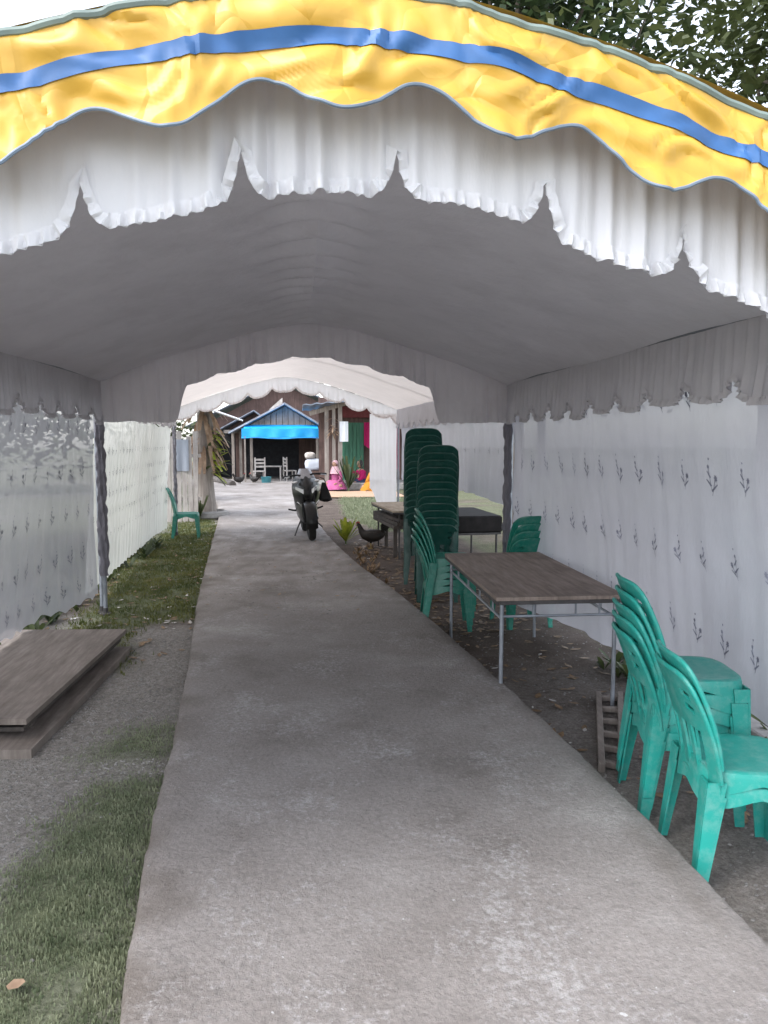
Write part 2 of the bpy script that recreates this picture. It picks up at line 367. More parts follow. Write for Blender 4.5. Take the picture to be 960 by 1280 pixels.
def cover(x, y):
    """(grass, gravel) at a ground point"""
    wx = x+.10*noise.noise((x*2.3, y*2.3, 1))+.05*noise.noise((x*8, y*8, 5)); wy = y+.22*noise.noise((x*2, y*2, 9))+.06*noise.noise((x*7, y*7, 2))
    g = 0
    for P, k in ((G_NEAR, 1), (G_MID, .75), (G_MOSS, 1), (G_FAR, .8)):
        if inpoly(wx, wy, P): g = max(g, k)
    if x < -2.3 or x > 2.6 or y > 34: g = max(g, .7 if fbm(x*.8, y*.8, 4) > -.25 else .2)
    gr = 0
    w = .5*fbm(x*1.3, y*1.3, 6)
    if x < .3: gr = .9*(1-sstep(6.3, 7.6, y+w))+.75*sstep(12.5, 15, y+w*2)
    else: gr = .6*(1-sstep(4.2, 6.0, y+w*1.5))
    return g, gr
GR = -.11
def drop(x, y):
    e = interp(EDGE_R, max(.5, y)); return GR*sstep(-.02, .05, x-e)*(1-sstep(8.6, 10.6, y)) if -.5 < y < 31 else 0
def axis(parts):
    r = []
    for a, b, st in parts:
        n = max(1, round((b-a)/st)); r += [a+(b-a)*i/n for i in range(n)]
    r.append(parts[-1][1]); return r
XS = axis([(-90, -20, 10), (-20, -4, 1.2), (-4, 3.2, .06), (3.2, 20, 1.2), (20, 90, 10)])
YS = axis([(-60, -6, 6), (-6, .6, .6), (.6, 8, .06), (8, 20, .16), (20, 40, .7), (40, 160, 10)])
gm = MB(); nx, ny = len(XS), len(YS)
cov = []
for x in XS:
    for y in YS:
        near = -4 < x < 3.2 and .5 < y < 20
        if near:
            cs = [cover(x+dx_, y+dy_) for dx_, dy_ in ((0, 0), (.08, .03), (-.08, -.03), (.03, -.10), (-.03, .10))]; g = sum(c[0] for c in cs)/5*(.8+.35*noise.noise((x*4, y*4, 11))); gr = cs[0][1]
        else: g, gr = cover(x, y)
        z = .012*fbm(x*1.6, y*1.6, 0, 3)+(.006*noise.noise((x*9, y*9, 3)) if near else 0)-.01
        z += drop(x, y)
        if onpath(x, y): z = -.02
        gm.v.append((x, y, z)); cov.append((g, gr, 0, 1))
gm.f = [(i*ny+j, (i+1)*ny+j, (i+1)*ny+j+1, i*ny+j+1) for i in range(nx-1) for j in range(ny-1)]
ground = gm.build('ground', M['ground']); tag(ground, 'brown soil and gravel yard with mossy patches either side of path', None, kind='structure')
ca = ground.data.color_attributes.new('cover', 'FLOAT_COLOR', 'POINT'); ca.data.foreach_set('color', [c for q in cov for c in q])

pm = MB(); ys = axis([(.5, 9, .05), (9, 31, .2)]); NXP = 24
for y in ys:
    l = interp(EDGE_L, y)+.012*fbm(y*3, 0, 1)+.008*noise.noise((y*17, 3, 0)); r = interp(EDGE_R, y)+.010*fbm(y*3, 5, 1)+.006*noise.noise((y*19, 7, 0))
    pm.v += [(l-.02, y, -.06), (l-.004, y, .05+.004*noise.noise((y*8, 1, 1)))]
    for i in range(NXP+1):
        x = l+.012+(r-l-.024)*i/NXP; pm.v.append((x, y, .06+.004*fbm(x*2, y*2, 2)))
    pm.v += [(r+.004, y, .05+.004*noise.noise((y*8, 9, 1))), (r+.015, y, -.18)]
K = NXP+5
pm.f = [(i*K+j, i*K+j+1, (i+1)*K+j+1, (i+1)*K+j) for i in range(len(ys)-1) for j in range(K-1)]
po = pm.build('path', M['concrete']); pd = po.data.color_attributes.new('edge_dirt', 'FLOAT_COLOR', 'POINT'); dd = []
for i, y in enumerate(ys):
    for j in range(K):
        e = min(j, K-1-j)/NXP*2; x = pm.v[i*K+j][0]; n = fbm(x*5, y*3, 7, 4)
        f = max(0, min(1, 1.1-e*4.5+n*1.1))*.75+sstep(7, 9, y)*(1-sstep(12, 15, y))*max(0, min(.6, .25+n)); f = min(f, .85); dd += [f, f, f, 1]
pd.data.foreach_set('color', dd)
tag(po, 'long worn grey concrete footpath running under the tents', None, kind='structure')

def blades(name, P, n, h, w, mat, label, dens=None, seed=1):
    r = random.Random(seed); m = MB()
    x0, x1 = min(p[0] for p in P)-.2, max(p[0] for p in P)+.2; y0, y1 = min(p[1] for p in P)-.2, max(p[1] for p in P)+.2
    x0 = max(x0, -3.2); y0 = max(y0, .9); k = 0
    while k < n:
        x, y = r.uniform(x0, x1), r.uniform(y0, y1); k += 1
        wx = x+.10*noise.noise((x*2.3, y*2.3, 1))+.05*noise.noise((x*8, y*8, 5)); wy = y+.22*noise.noise((x*2, y*2, 9))+.06*noise.noise((x*7, y*7, 2))
        if onpath(x, y) or not inpoly(wx+r.gauss(0, .07), wy+r.gauss(0, .10), P): continue
        if noise.noise((x*5, y*5, 8)) < -.28 and r.random() < .75: continue
        a = r.uniform(0, 2*PI); hh = h*r.uniform(.5, 1.2); ww = w*r.uniform(.6, 1.3); lx, ly = r.gauss(0, .5)*hh, r.gauss(0, .5)*hh
        dx, dy = math.cos(a)*ww, math.sin(a)*ww; q = len(m.v)
        m.v += [(x-dx, y-dy, -.012), (x+dx, y+dy, -.012), (x+lx*.5+dx*.5, y+ly*.5+dy*.5, hh*.6), (x+lx, y+ly, hh)]
        m.f += [(q, q+1, q+2), (q, q+2, q+3)]
    return tag(m.build(name, mat, smooth=False), label, 'grass', kind='stuff')
blades('grass', G_NEAR, 60000, .008, .0035, M['grass'], 'short green grass beside the near end of the concrete path', seed=1)
blades('grass', G_MID, 7000, .007, .0035, M['grass'], 'thin patch of grass on the gravel beside path', seed=2)
blades('grass', G_MOSS, 42000, .024, .006, M['moss_grass'], 'mossy yellow-green grass along the foot of the sheer curtain', seed=3)
blades('grass', G_FAR, 14000, .05, .012, M['grass'], 'open lawn between the seated people and the tent', seed=4)

# ------------------------------------------------------------------ tents
HW = 1.86; ZR, ZE = 2.66, .53
def cxY(Y): return .1 if Y < 7.15 else .1-.05*(Y-7.15)
def prof(t, Y=7.1):
    e = 1.62-.34*sstep(2, 6.5, Y); return ZR-ZE*(max(0, math.sqrt(t*t+.003)-.0547)/.9468)**e
def tilt(x, Y): return (.02+.062*max(0, .1-x)+.05*max(0, x-.3))*(1-sstep(Y0, Y0+.9, Y))
def valance(fnP, L, nrm, w, d0, d1, amp, mat, parent, name='valance', ruffle=True, seed=0, pw=5, botfn=None, step=.012, ph=0):
    """cloth hanging from curve fnP(s), nrm = outward direction; scalloped, pleated, with a gathered frill"""
    r = random.Random(seed); N = Vector(nrm); ns = int(L/step); nv = 12
    jit = [r.uniform(-.025, .025) for _ in range(200)]; ws = [r.uniform(-.03, .03) for _ in range(200)]
    def bot(s):
        if botfn: return botfn(s)
        q = s/w+ph; k = int(q) % 200; t = q % 1; t = min(1, max(0, t+ws[k]*math.sin(PI*t)))
        return d0+d1*(1-abs(2*t-1)**pw)+jit[k]*math.sin(PI*t)
    def disp(s, v):
        q = s/w+ph; t = q % 1
        pl = math.sin(s*2*PI/.085+2.5*noise.noise((s*3.1, seed, 0)))+.6*math.sin(s*2*PI/.05+3*noise.noise((s*5, seed, 4)))
        edge = math.exp(-((min(t, 1-t))/.10)**2); asym = math.sin(2*PI*t)*.7*edge
        return amp*(.25+.75*v)*(.55*pl*(.6+.8*noise.noise((s*2, 8, seed)))+.9*noise.noise((s*4, v*1.2, seed+3)))+asym*.018*v+.01*v
    def P(s, v, off=0, dz=0):
        p = Vector(fnP(s)); b = bot(s)
        return p+N*(disp(s, v)+off)+Vector((0, 0, -b*v+dz))
    m = MB().grid(lambda u, v: P(u*L, v), ns, nv); o = m.build(name, mat, parent)
    if ruffle:
        f = MB(); n2 = int(L/.004); arc = 0
        for i in range(n2+1):
            s = L*i/n2; e = .004
            slope = (bot(min(L, s+e))-bot(max(0, s-e)))/(2*e); slope = max(-6, min(6, slope)); ln = math.hypot(1, slope)
            tx, tz = 1/ln, -slope/ln                       # edge tangent in (s, z)
            nxs, nz = -tz*0, 1                              # frill stands on the edge
            base = P(s, 1); arc += ln*L/n2; wid = 1/(1+.10*abs(slope))
            d = (Vector(fnP(min(L, s+.01)))-Vector(fnP(max(0, s-.01)))).normalized(); d.z = 0
            upn = (d*(slope/ln)+Vector((0, 0, 1/ln))).normalized()
            wv = .009*math.sin(arc*2*PI/.036+2*noise.noise((arc*9, seed, 1)))+.004*math.sin(arc*2*PI/.019)
            for k, (a, b) in enumerate(((.033, .3), (.027, .02), (.013, .7), (-.003, 1.2))):
                f.v.append(base+upn*(a*wid+.003*noise.noise((arc*25, k, seed)))+N*(.006+wv*b))
        f.f = [(i*4+k, (i+1)*4+k, (i+1)*4+k+1, i*4+k+1) for i in range(n2) for k in range(3)]
        f.build('frill', mat, o)
    return o
def skirt(parent, fnP, L, nrm, h0, wv, amp, seed=0, stripe=True, ph=0.):
    N = Vector(nrm)
    def bot(s): return h0+wv*math.sin(s*2*PI/.385+ph+.5*noise.noise((s*1.5, seed, 2)))+.012*noise.noise((s*4, seed, 6))
    def dsp(s, z):
        a = noise.noise((s*5, z*6, seed)); b = noise.noise((s*11+3*a, z*9, seed+5)); c = noise.noise((s*3-z*4, z*3+s*2, seed+9))
        return amp*(1.1*abs(c)*2+.7*abs(b)*1.5-.8*abs(a))+.025*(z/.26)+.012*math.sin(s*2*PI/.385+ph)*(z/.26)
    def P(s, z, off=0): return Vector(fnP(s))+N*(dsp(s, z)+off)+Vector((0, 0, -z))
    o = MB().grid(lambda u, v: P(u*L, v*bot(u*L)), int(L/.011), 26).build('skirt', M['yellow'], parent)
    if stripe:
        MB().grid(lambda u, v: P(u*L, .086+.006*noise.noise((u*L*2, 1, 1))+v*.040, .004), int(L/.011), 4).build('stripe', M['blue'], o)
    MB().tube([P(L*i/500, bot(L*i/500)) for i in range(501)], .0045, 6).build('piping', M['piping'], o)
    MB().tube([P(L*i/300, .0)+N*-.004+Vector((0, 0, .006)) for i in range(301)], .011, 8).build('top_hem', M['hem'], o)
    return o
def pole(parent, x, y, h, sleeve=None, seed=0):
    o = MB().tube([(x, y, -.02), (x, y, h*.5), (x, y, h)], .019, 10).build('pole', M['steel'], parent)
    MB().lathe([(.05, -.02), (.05, .008), (.024, .012), (.024, .06)], (x, y, 0), 12).build('foot_plate', M['dark_steel'], o)
    if sleeve:
        z0, z1, rad = sleeve; m = MB(); n = int((z1-z0)/.012); sg = 20
        for i in range(n+1):
            z = z0+(z1-z0)*i/n; saw = ((z-z0)/.115) % 1
            for j in range(sg):
                a = 2*PI*j/sg; rr = rad*(.8+.2*saw*noise.noise((z*3, seed, 5))+.45*noise.noise((z*14, math.cos(a)*1.6, math.sin(a)*1.6+seed)))+.006*math.sin(6*a+z*9)
                m.v.append((x+rr*math.cos(a), y+rr*math.sin(a), z))
        m.f = [(i*sg+j, i*sg+(j+1) % sg, (i+1)*sg+(j+1) % sg, (i+1)*sg+j) for i in range(n) for j in range(sg)]
        m.build('gathered_sleeve', M['sleeve'], o)
    return o
def arch(parent, Y, name='arch_tube', dz=.03):
    c = cxY(Y); MB().tube([(c+t*HW/20, Y, prof(t/20, Y)+dz+(-.025-.062*max(0, -t*HW/20)-.05*max(0, t*HW/20-.2) if Y < 2.2 else 0)) for t in range(-20, 21)], .016, 8).build(name, M['steel'], parent)

Y0, Y1, Y2 = 1.98, 7.1, 13.05
T1 = empty('canopy_tent', (0, 0, 0), 0, 'arched party tent with scalloped yellow blue-striped edge and white frilled lining', 'tent', 'party tents over the path')
def ceil1(u, v):
    t = -1+2*u; Y = Y0-.03+(Y1-Y0+.10)*v; x = .1+t*HW
    z = prof(t, Y)-.006*fbm(x*3, Y*2, 1)-.012*math.sin(PI*v)*(1-abs(t))
    z -= tilt(x, Y)
    ax = abs(t*HW); z += .08*math.exp(-(ax/.20)**2)*(math.sin((Y-.9*ax)*PI/.3+.8*noise.noise((Y, 0, 3)))**2-.6)*sstep(2.2, 3.0, Y)*(1-sstep(5, 6.5, Y)*.6)+.008*math.sin(x*9+Y*2.2)*(1-v)*.4
    z += .010*math.sin((Y*1.2+abs(x-.1)*2.6)*2.2)*abs(t)
    return (x, Y, z)
MB().grid(ceil1, 110, 220).build('ceiling_lining', M['ceiling'], T1)
def roof1(u, v):
    t = -1+2*u; Y = Y0-.12+(Y1-Y0+.17)*v; x = .1+t*(HW+.07); return (x, Y, prof(t, Y)+.015+.055*sstep(0, .12, v)+.004*fbm(t*6, Y*2)-tilt(x, Y))
MB().grid(roof1, 60, 60).build('roof_tarpaulin', M['yellow'], T1)
gable = lambda Y, dz=0: (lambda s: (cxY(Y)-HW+s, Y, prof((s-HW)/HW)+dz))
valance(lambda s: (.1-HW+s, Y0, prof((s-HW)/HW, Y0)-.035*max(0, HW-s)-.035*max(0, s-HW-.2)), 2*HW, (0, -1, 0), .385, .325, .135, .026, M['valance'], T1, seed=3, ph=.78, pw=8.5, step=.006)
skirt(T1, lambda s: (.1-HW-.05+s, Y0-.12, prof((s-HW-.05)/(HW+.05), Y0)-.03-.062*max(0, HW-s)-.05*max(0, s-HW-.2)), 2*HW+.1, (0, -1, 0), .238, .043, .024, 2, ph=1.75)
for sx in (-1, 1):
    side = lambda s, sx=sx: (.1+sx*HW, Y0+s, prof(1)+.0)
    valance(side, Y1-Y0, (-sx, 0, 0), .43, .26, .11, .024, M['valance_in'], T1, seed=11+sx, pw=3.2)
    skirt(T1, lambda s, sx=sx: (.1+sx*(HW+.075), Y0-.05+s, prof(1)+.05), Y1-Y0+.1, (sx, 0, 0), .2, .03, .012, 6+sx)
def rearbot(s):
    x = s-HW; a = abs(x); q = (s/.34) % 1
    top = prof(x/HW); low = top-1.745+.02*noise.noise((s*6, 3, 0)); hi = .305+.028*abs(math.sin(PI*s/.34))+.012*noise.noise((s*5, 1, 1))
    k = sstep(1.10, 1.22, a); return hi*(1-k)+low*k
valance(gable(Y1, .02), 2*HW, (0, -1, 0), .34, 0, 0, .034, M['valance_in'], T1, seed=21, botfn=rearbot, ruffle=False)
for sx in (-1, 1):
    pole(T1, .1+sx*(HW+.03), Y0+.06, 2.15)
pole(T1, -1.80, Y1+.06, 2.18, (.36, 1.78, .046), 1); pole(T1, 1.99, Y1+.06, 2.18, (.25, 1.78, .042), 4)
for Y in (Y0-.02, Y0+1.7, Y0+3.4, Y1+.03): arch(T1, Y)
MB().tube([(.1, Y0, ZR+.03), (.1, Y1, ZR+.03)], .016).build('ridge_tube', M['steel'], T1)
for sx in (-1, 1): MB().tube([(.1+sx*(HW+.025), Y0-.03, 2.15), (.1+sx*(HW+.025), Y1+.06, 2.15)], .016).build('eave_tube', M['steel'], T1)

T2 = empty('canopy_tent', (0, 0, 0), 0, 'pale sunlit tent standing behind the yellow-edged one, open to the house yard', 'tent', 'party tents over the path')
YB = Y1+.08
def ceil2(u, v):
    t = -1+2*u; Y = YB+(Y2-YB)*v; x = cxY(Y)+t*HW; return (x, Y, prof(t)+.01*fbm(x*3, Y*1.5))
MB().grid(ceil2, 60, 70).build('ceiling_lining', M['ceiling_thin'], T2)
valance(gable(Y2), 2*HW, (0, -1, 0), .40, .17, .10, .022, M['valance_far'], T2, seed=31, pw=2.6, step=.02)
for sx in (-1, 1):
    side = lambda s, sx=sx: (cxY(YB+s)+sx*HW, YB+s, prof(1))
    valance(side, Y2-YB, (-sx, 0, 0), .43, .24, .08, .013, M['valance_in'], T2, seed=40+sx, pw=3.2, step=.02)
    pole(T2, cxY(Y2)+sx*(HW+.03), Y2+.03, 2.15, (.3, 1.95, .03) if sx < 0 else None, 9)
    pole(T2, cxY(YB)+sx*(HW+.09), YB+.06, 2.15)
    MB().tube([(cxY(YB)+sx*(HW+.025), YB, 2.15), (cxY(Y2)+sx*(HW+.025), Y2, 2.15)], .016).build('eave_tube', M['steel'], T2)
for Y in (YB+.02, YB+2.9, Y2+.03): arch(T2, Y)

# ------------------------------------------------------------------ wall curtains
def curtain(label, p0, p1, ztop, zbot, amp, lam, mat, seed, inner, flowers=None, thread='embroid', bulge=.05, cat='curtain', nu=None, diag=0, flare=0, fend=1):
    p0, p1 = Vector(p0), Vector(p1); L = (p1-p0).length; d = (p1-p0)/L; N = Vector((-d.y, d.x, 0))
    if N.dot(Vector(inner)) < 0: N = -N
    ph = lambda s: 2*PI*s/lam+3*noise.noise((s*1.3, seed, 0))
    def Pt(s, z, off=0):
        v = (ztop-z)/(ztop-.2)
        w = amp*math.sin(ph(s))*(.35+.65*v)*(.6+.7*noise.noise((s*.9, 4, seed)))+amp*.6*noise.noise((s*4, z*1.5, seed+2))+amp*.35*math.sin(ph(s)*2.3+z*1.7)
        w += diag*math.sin((s*1.3+z*1.8)*3.1+2*noise.noise((s, z, seed)))
        w += -.012*math.exp(-((z-.90-.04*noise.noise((s*.8, seed, 3)))/.02)**2)+.006*math.sin(z*9+s*2)*noise.noise((s*1.1, z, 7))*2
        q = p0+d*s; return Vector((q.x, q.y, z))+N*(w-bulge*math.sin(PI*min(1, max(0, v)))-flare*max(0, v)**1.2*(1-.85*sstep(L-1.3, L, s)*fend)+off)
    def fn(u, v): s = u*L; zb = zbot(s); return Pt(s, ztop+(zb-ztop)*v)
    o = MB().grid(fn, nu or int(L/.022), 34).build('wall_curtain', mat); tag(o, label, cat, 'cloth side walls of the tents')
    if flowers:
        rows, sp, size = flowers; m = MB(); r = random.Random(seed)
        def strip(a, b, w):
            n = len(m.v); t = Vector((b[0]-a[0], b[1]-a[1])); t = Vector((-t.y, t.x)).normalized()*w
            for q in ((a[0]-t.x, a[1]-t.y), (a[0]+t.x, a[1]+t.y), (b[0]+t.x*.5, b[1]+t.y*.5), (b[0]-t.x*.5, b[1]-t.y*.5)): m.v.append(Pt(q[0], q[1], .004))
            m.f.append((n, n+1, n+2, n+3))
        def bloom(s, z, k, n=7, sq=.8):
            q = len(m.v); m.v.append(Pt(s, z, .004)); a0 = r.random()*6
            for i in range(2*n):
                a = a0+PI*i/n; rr = k*(1 if i % 2 == 0 else .62); m.v.append(Pt(s+rr*math.cos(a)*sq, z+rr*math.sin(a), .004))
            for i in range(2*n): m.f.append((q, q+1+i, q+1+(i+1) % (2*n)))
        for ri, z in enumerate(rows):
            s = .12+(ri % 2)*sp*.5
            while s < L-.1:
                zb = zbot(s); sg = 1 if ri % 2 == 0 else -1
                if z-.08 > zb:
                    k = size*r.uniform(.9, 1.1)
                    bloom(s+.028*k*sg, z-.012*k, .017*k); bloom(s-.012*k*sg, z+.035*k, .011*k, 6)
                    strip((s+.022*k*sg, z-.02*k), (s+.004*k, z-.085*k), .0022*k); strip((s-.012*k*sg, z+.03*k), (s+.004*k, z-.07*k), .002*k)
                    for a, b in ((-.03, -.035), (.036, -.055), (-.022, .0)):
                        strip((s+.004*k, z+b*k-.01*k), (s+a*sg*k, z+b*k+.018*k), .005*k)
                    bloom(s-.004*k*sg, z+.068*k, .007*k, 5)
                s += sp*r.uniform(.96, 1.04)
        e = m.build('flower_embroidery', M[thread], o, smooth=False); e['kind'] = 'stuff'
    return o
zig = lambda a, b, k, sd: (lambda s: a+(b-a)*s+k*noise.noise((s*5, sd, 0))+k*.7*abs(math.sin(s*13)))
XR = .1+HW+.04
curtain('white curtain wall embroidered with dark flower sprigs behind the chairs', (XR+.02, Y0+.05, 0), (XR, Y1+.06, 0), 2.12,
        lambda s: .20-.17*sstep(1.2, 4.2, s)+.17*math.exp(-((s-2.05)/.4)**2)+.02*noise.noise((s*4, 1, 1)), .013, .5, M['curtain'], 5, (-1, 0, 0), ([1.86, 1.42, .98, .54], .285, 1.15), bulge=.03, diag=.008, flare=.26)
XL = .1-HW-.04
curtain('sheer rippled lace curtain wall above the stacked boards', (XL-.03, Y0+.05, 0), (XL-.02, Y1+.03, 0), 2.12,
        lambda s: .17+.03*noise.noise((s*3, 2, 0))+.035*abs(math.sin(s*14)), .011, .30, M['curtain_sheer'], 8, (1, 0, 0), ([1.72, 1.36, 1.0, .64, .36], .24, 1.0), 'lace', .03, flare=.26)
curtain('backlit sheer curtain wall with faint dots next to the single green chair', (cxY(YB)-HW-.05, YB+.1, 0), (cxY(Y2)-HW-.03, Y2-.05, 0), 2.12,
        lambda s: .13+.02*noise.noise((s*3, 2, 5))+.02*abs(math.sin(s*14)), .012, .24, M['curtain_back'], 12, (1, 0, 0), ([1.5, 1.28, 1.06, .84, .62], .2, .7), 'lace', .03, flare=.2, fend=.4)
curtain('white curtain wall hitched up high behind the tall chair stacks', (cxY(YB)+HW+.05, YB+.1, 0), (cxY(Y2)+HW+.03, Y2-.05, 0), 2.12,
        lambda s: .93+.03*noise.noise((s*3, 2, 9))+.05*math.sin(s*1.1), .02, .5, M['curtain'], 15, (-1, 0, 0), ([1.5], .3, .6), 'lace', .06)
ex0, ex1 = cxY(Y2)+HW-.47, cxY(Y2)+HW-.0
curtain('bright white drape hanging loose at the end of the farther tent', (ex0, Y2-.03, 0), (ex1, Y2+.0, 0), 2.05,
        lambda s: .36+.42*(1-sstep(0, .30, s))**2, .008, .2, M['valance_far'], 18, (0, -1, 0), None, bulge=.03, nu=40)

# ------------------------------------------------------------------ plastic chairs
def chair_proto(mat):
    t = empty('plastic_chair')
    SH, SW, SD = .41, .205, .205
    def out(a, k=1., pw=4.2):
        c, s = math.cos(a), math.sin(a); r = (abs(c)**pw+abs(s)**pw)**(-1/pw); return c*r*k, s*r*k
    m = MB(); NA = 36
    rings = [(.02, -.012), (.35, -.011), (.62, -.007), (.82, 0), (.93, .003), (.985, -.002), (1.0, -.014)]
    prof_ = [(k, z, 1) for k, z in rings]
    for k, z, _ in prof_:
        for j in range(NA):
            a = 2*PI*j/NA; x, y = out(a, k); m.v.append((x*SW*(1-.06*(y < 0)*abs(y)), y*SD, SH+z))
    for zz in (1, 2):                                        # apron, arched between the legs
        for j in range(NA):
            a = 2*PI*j/NA; x, y = out(a, 1.0+.012*zz); low = .030+.045*abs(math.sin(2*a))**1.5 if zz == 2 else .03
            m.v.append((x*SW*(1-.06*(y < 0)*abs(y)), y*SD, SH-.014-low*(.5*zz)))
    for j in range(NA):
        a = 2*PI*j/NA; x, y = out(a, .985); low = .030+.045*abs(math.sin(2*a))**1.5; m.v.append((x*SW*(1-.06*(y < 0)*abs(y)), y*SD, SH-.014-low))
    for j in range(NA):
        a = 2*PI*j/NA; x, y = out(a, .95); m.v.append((x*SW, y*SD, SH-.022))
    nr = len(m.v)//NA
    m.f.append(tuple(range(NA)))
    for i in range(nr-1):
        for j in range(NA): a = i*NA+j; b = i*NA+(j+1) % NA; m.f.append((a, a+NA, b+NA, b))
    m.build('seat', mat, t)
    # backrest: solid top panel, side stiles, slats and slots between
    BH = .425
    def bk(u, v):
        x = (u-.5)*2; w = .205-.012*v+.012*math.sin(v*PI)
        top = 1-.13*abs(x)**5
        z = SH-.03+(BH+.03)*v*top
        y = -.185-.02*v-.085*v*v+.030*(1-x*x)*-1*(.3+.7*v)+.035*abs(x)**3*(1-v*.3)
        return (x*w, y, z)
    def mk(u, v):
        a = abs(u-.5)*2
        if v > .90 or a > .80: return True
        if v > .62: return not (.50 < a < .74 and (.68 < v < .73 or .80 < v < .85))
        if v < .10: return True
        if .54 < v: return True
        return a < .12 or .33 < a < .45 or a > .74
    bm_ = MB().shell(bk, 40, 34, .011, mk)
    rim = [bk(0, .12+.88*i/16) for i in range(16)]+[bk(i/28, 1) for i in range(29)]+[bk(1, 1-.88*(i+1)/16) for i in range(16)]
    bm_.tube(rim, .0095, 7); bm_.build('backrest', mat, t)
    for sx in (-1, 1):
        for sy in (-1, 1):
            def lg(u, v, sx=sx, sy=sy):
                h = 1-v                                       # v=0 at floor
                wd = (.030+.026*v)                            # half width of each flange
                cxp = sx*(.165+.052*h); cyp = sy*(.165+(.050 if sy > 0 else .075)*h)
                q = (u-.5)*2; k = .26*wd
                if abs(q) < .35: ox = oy = k*0; th = q/.35*PI/4; px = -(1-math.cos(th*1.0))*k*2
                a = max(0, abs(q)-.2)/.8*wd*1.25; r0 = (abs(q)/.2*.006 if abs(q) < .2 else .006)
                if q < 0: dx, dy = -a-r0*.3, -.5*(.006-r0)*0
                else: dx, dy = -0.0, -a-r0*.3
                if abs(q) < .2: dx = dy = -.002*(1-abs(q)/.2)-r0*.15
                return (cxp+sx*dx+sx*.038*v, cyp+sy*dy+sy*.038*v, v*(SH-.035))
            MB().shell(lg, 10, 6, .007 if sx*sy > 0 else -.007).build('leg', mat, t)
    return t
def stack(proto, used, n, loc, rz, dz, dy, what, group, jit=.01, seed=0):
    r = random.Random(seed); ords = ['lowest', 'second', 'third', 'fourth', 'fifth', 'sixth', 'seventh', 'eighth', 'ninth', 'tenth', 'eleventh', 'twelfth', 'thirteenth', 'fourteenth', 'fifteenth', 'sixteenth']
    for k in range(n):
        o = proto if not used else dup(proto); used.append(1)
        pos = 'topmost' if k == n-1 else ords[k]+('' if k == 0 else ' from ground')
        tag(o, what % pos if n > 1 else what, 'chair', group)
        d = Matrix.Rotation(rz, 3, 'Z') @ Vector((r.uniform(-jit, jit)*.5, dy*k+r.uniform(-jit, jit)*.4, 0))
        place(o, (loc[0]+d.x, loc[1]+d.y, loc[2]+dz*k), rz+r.uniform(-jit, jit)*2)
GZ = -.005
FACE_R = -PI/2
teal, grn, dkg = chair_proto(M['teal']), chair_proto(M['green']), chair_proto(M['dkgreen']); uT, uG, uD = [], [], []
TG, GG, DG = 'teal chairs by the flowered curtain', 'green chairs beyond the table', 'tall stacks of dark green chairs'
stack(teal, uT, 2, (1.735, 2.76, GR), R(-99), .055, .006, 'faded teal chair, %s of the pair at the path edge', TG, seed=1)
stack(teal, uT, 5, (1.77, 3.30, GR), R(-99), .060, .006, 'faded teal chair, %s in the stack beside the ladder frame', TG, .02, seed=2)
stack(grn, uG, 5, (1.33, 6.80, GR), R(-96), .062, .008, 'green chair, %s in the short stack behind the table', GG, .012, seed=3)
stack(grn, uG, 4, (2.05, 6.86, GR), R(8), .066, -.006, 'green chair, %s of four against the flowered curtain', GG, .02, seed=4)
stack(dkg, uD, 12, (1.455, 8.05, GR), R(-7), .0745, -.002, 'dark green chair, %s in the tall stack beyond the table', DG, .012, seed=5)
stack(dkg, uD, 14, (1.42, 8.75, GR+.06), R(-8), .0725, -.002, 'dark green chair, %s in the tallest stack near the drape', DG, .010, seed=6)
stack(grn, uG, 1, (-1.88, 12.85, -.01), FACE_R+.1, .06, 0, 'single green plastic chair standing on grass at the sheer curtain end', GG, seed=7)

# ------------------------------------------------------------------ tables
def table(name, loc, rz, W_, L_, H_, topm, legm, label, thick=.024, rails=True, cat='table', group='folding tables under the tents', insx=.05, insy=.06):
    t = empty(name, loc, rz, label, cat, group)
    tp = MB().box((0, 0, H_-thick/2), (W_, L_, thick)).build('tabletop', topm, t)
    if rails:
        e = MB()
        for sx in (-1, 1): e.box((sx*(W_/2-.012), 0, H_-thick-.0125), (.022, L_-.05, .024))
        for sy in (-1, 1): e.box((0, sy*(L_/2-.012), H_-thick-.0125), (W_-.052, .022, .024))
        e.build('edge_frame', M['dark_steel'], t)
    lx, ly = W_/2-insx, L_/2-insy
    for sx in (-1, 1):
        for sy in (-1, 1): MB().tube([(sx*(lx-.0), sy*ly, -.01), (sx*lx, sy*ly, H_-thick)], .0135, 10).build('leg', legm, t)
    if rails:
        for sx in (-1, 1):
            MB().tube([(sx*lx, -ly, H_-.15), (sx*lx, ly, H_-.15)], .009, 8).build('side_rail', legm, t)
            for k in range(4): y = -ly+2*ly*(k+.6)/4.4; MB().tube([(sx*lx, y, H_-.15), (sx*lx, y, H_-thick)], .007, 6).build('strut', legm, t)
        for sy in (-1, 1):
            MB().tube([(-lx, sy*ly, H_-.135), (lx, sy*ly, H_-.135)], .009, 8).build('cross_rail', legm, t)
            for k in (-.45, .3, .72): MB().tube([(lx*k, sy*ly, H_-.135), (lx*k, sy*ly, H_-thick)], .007, 6).build('strut', legm, t)
            MB().tube([(lx*.95, sy*ly*.98, H_-.14), (lx*.45, sy*ly*.8, H_-thick)], .008, 6).build('brace', legm, t)
    return t
ta, tb = atZ(628, 750, .6), atZ(768, 742, .6)
table('folding_table', (1.645, 5.49, GR), R(-1.0), .84, 1.88, .735, M['ply'], M['steel'], 'long weathered plywood table on thin steel legs beside the path')
table('folding_table', (1.66, 10.9, -.005), R(6), 1.0, 1.5, .66, M['palewood'], M['dark_steel'], 'pale-topped table behind the tall chair stacks', insx=.1)
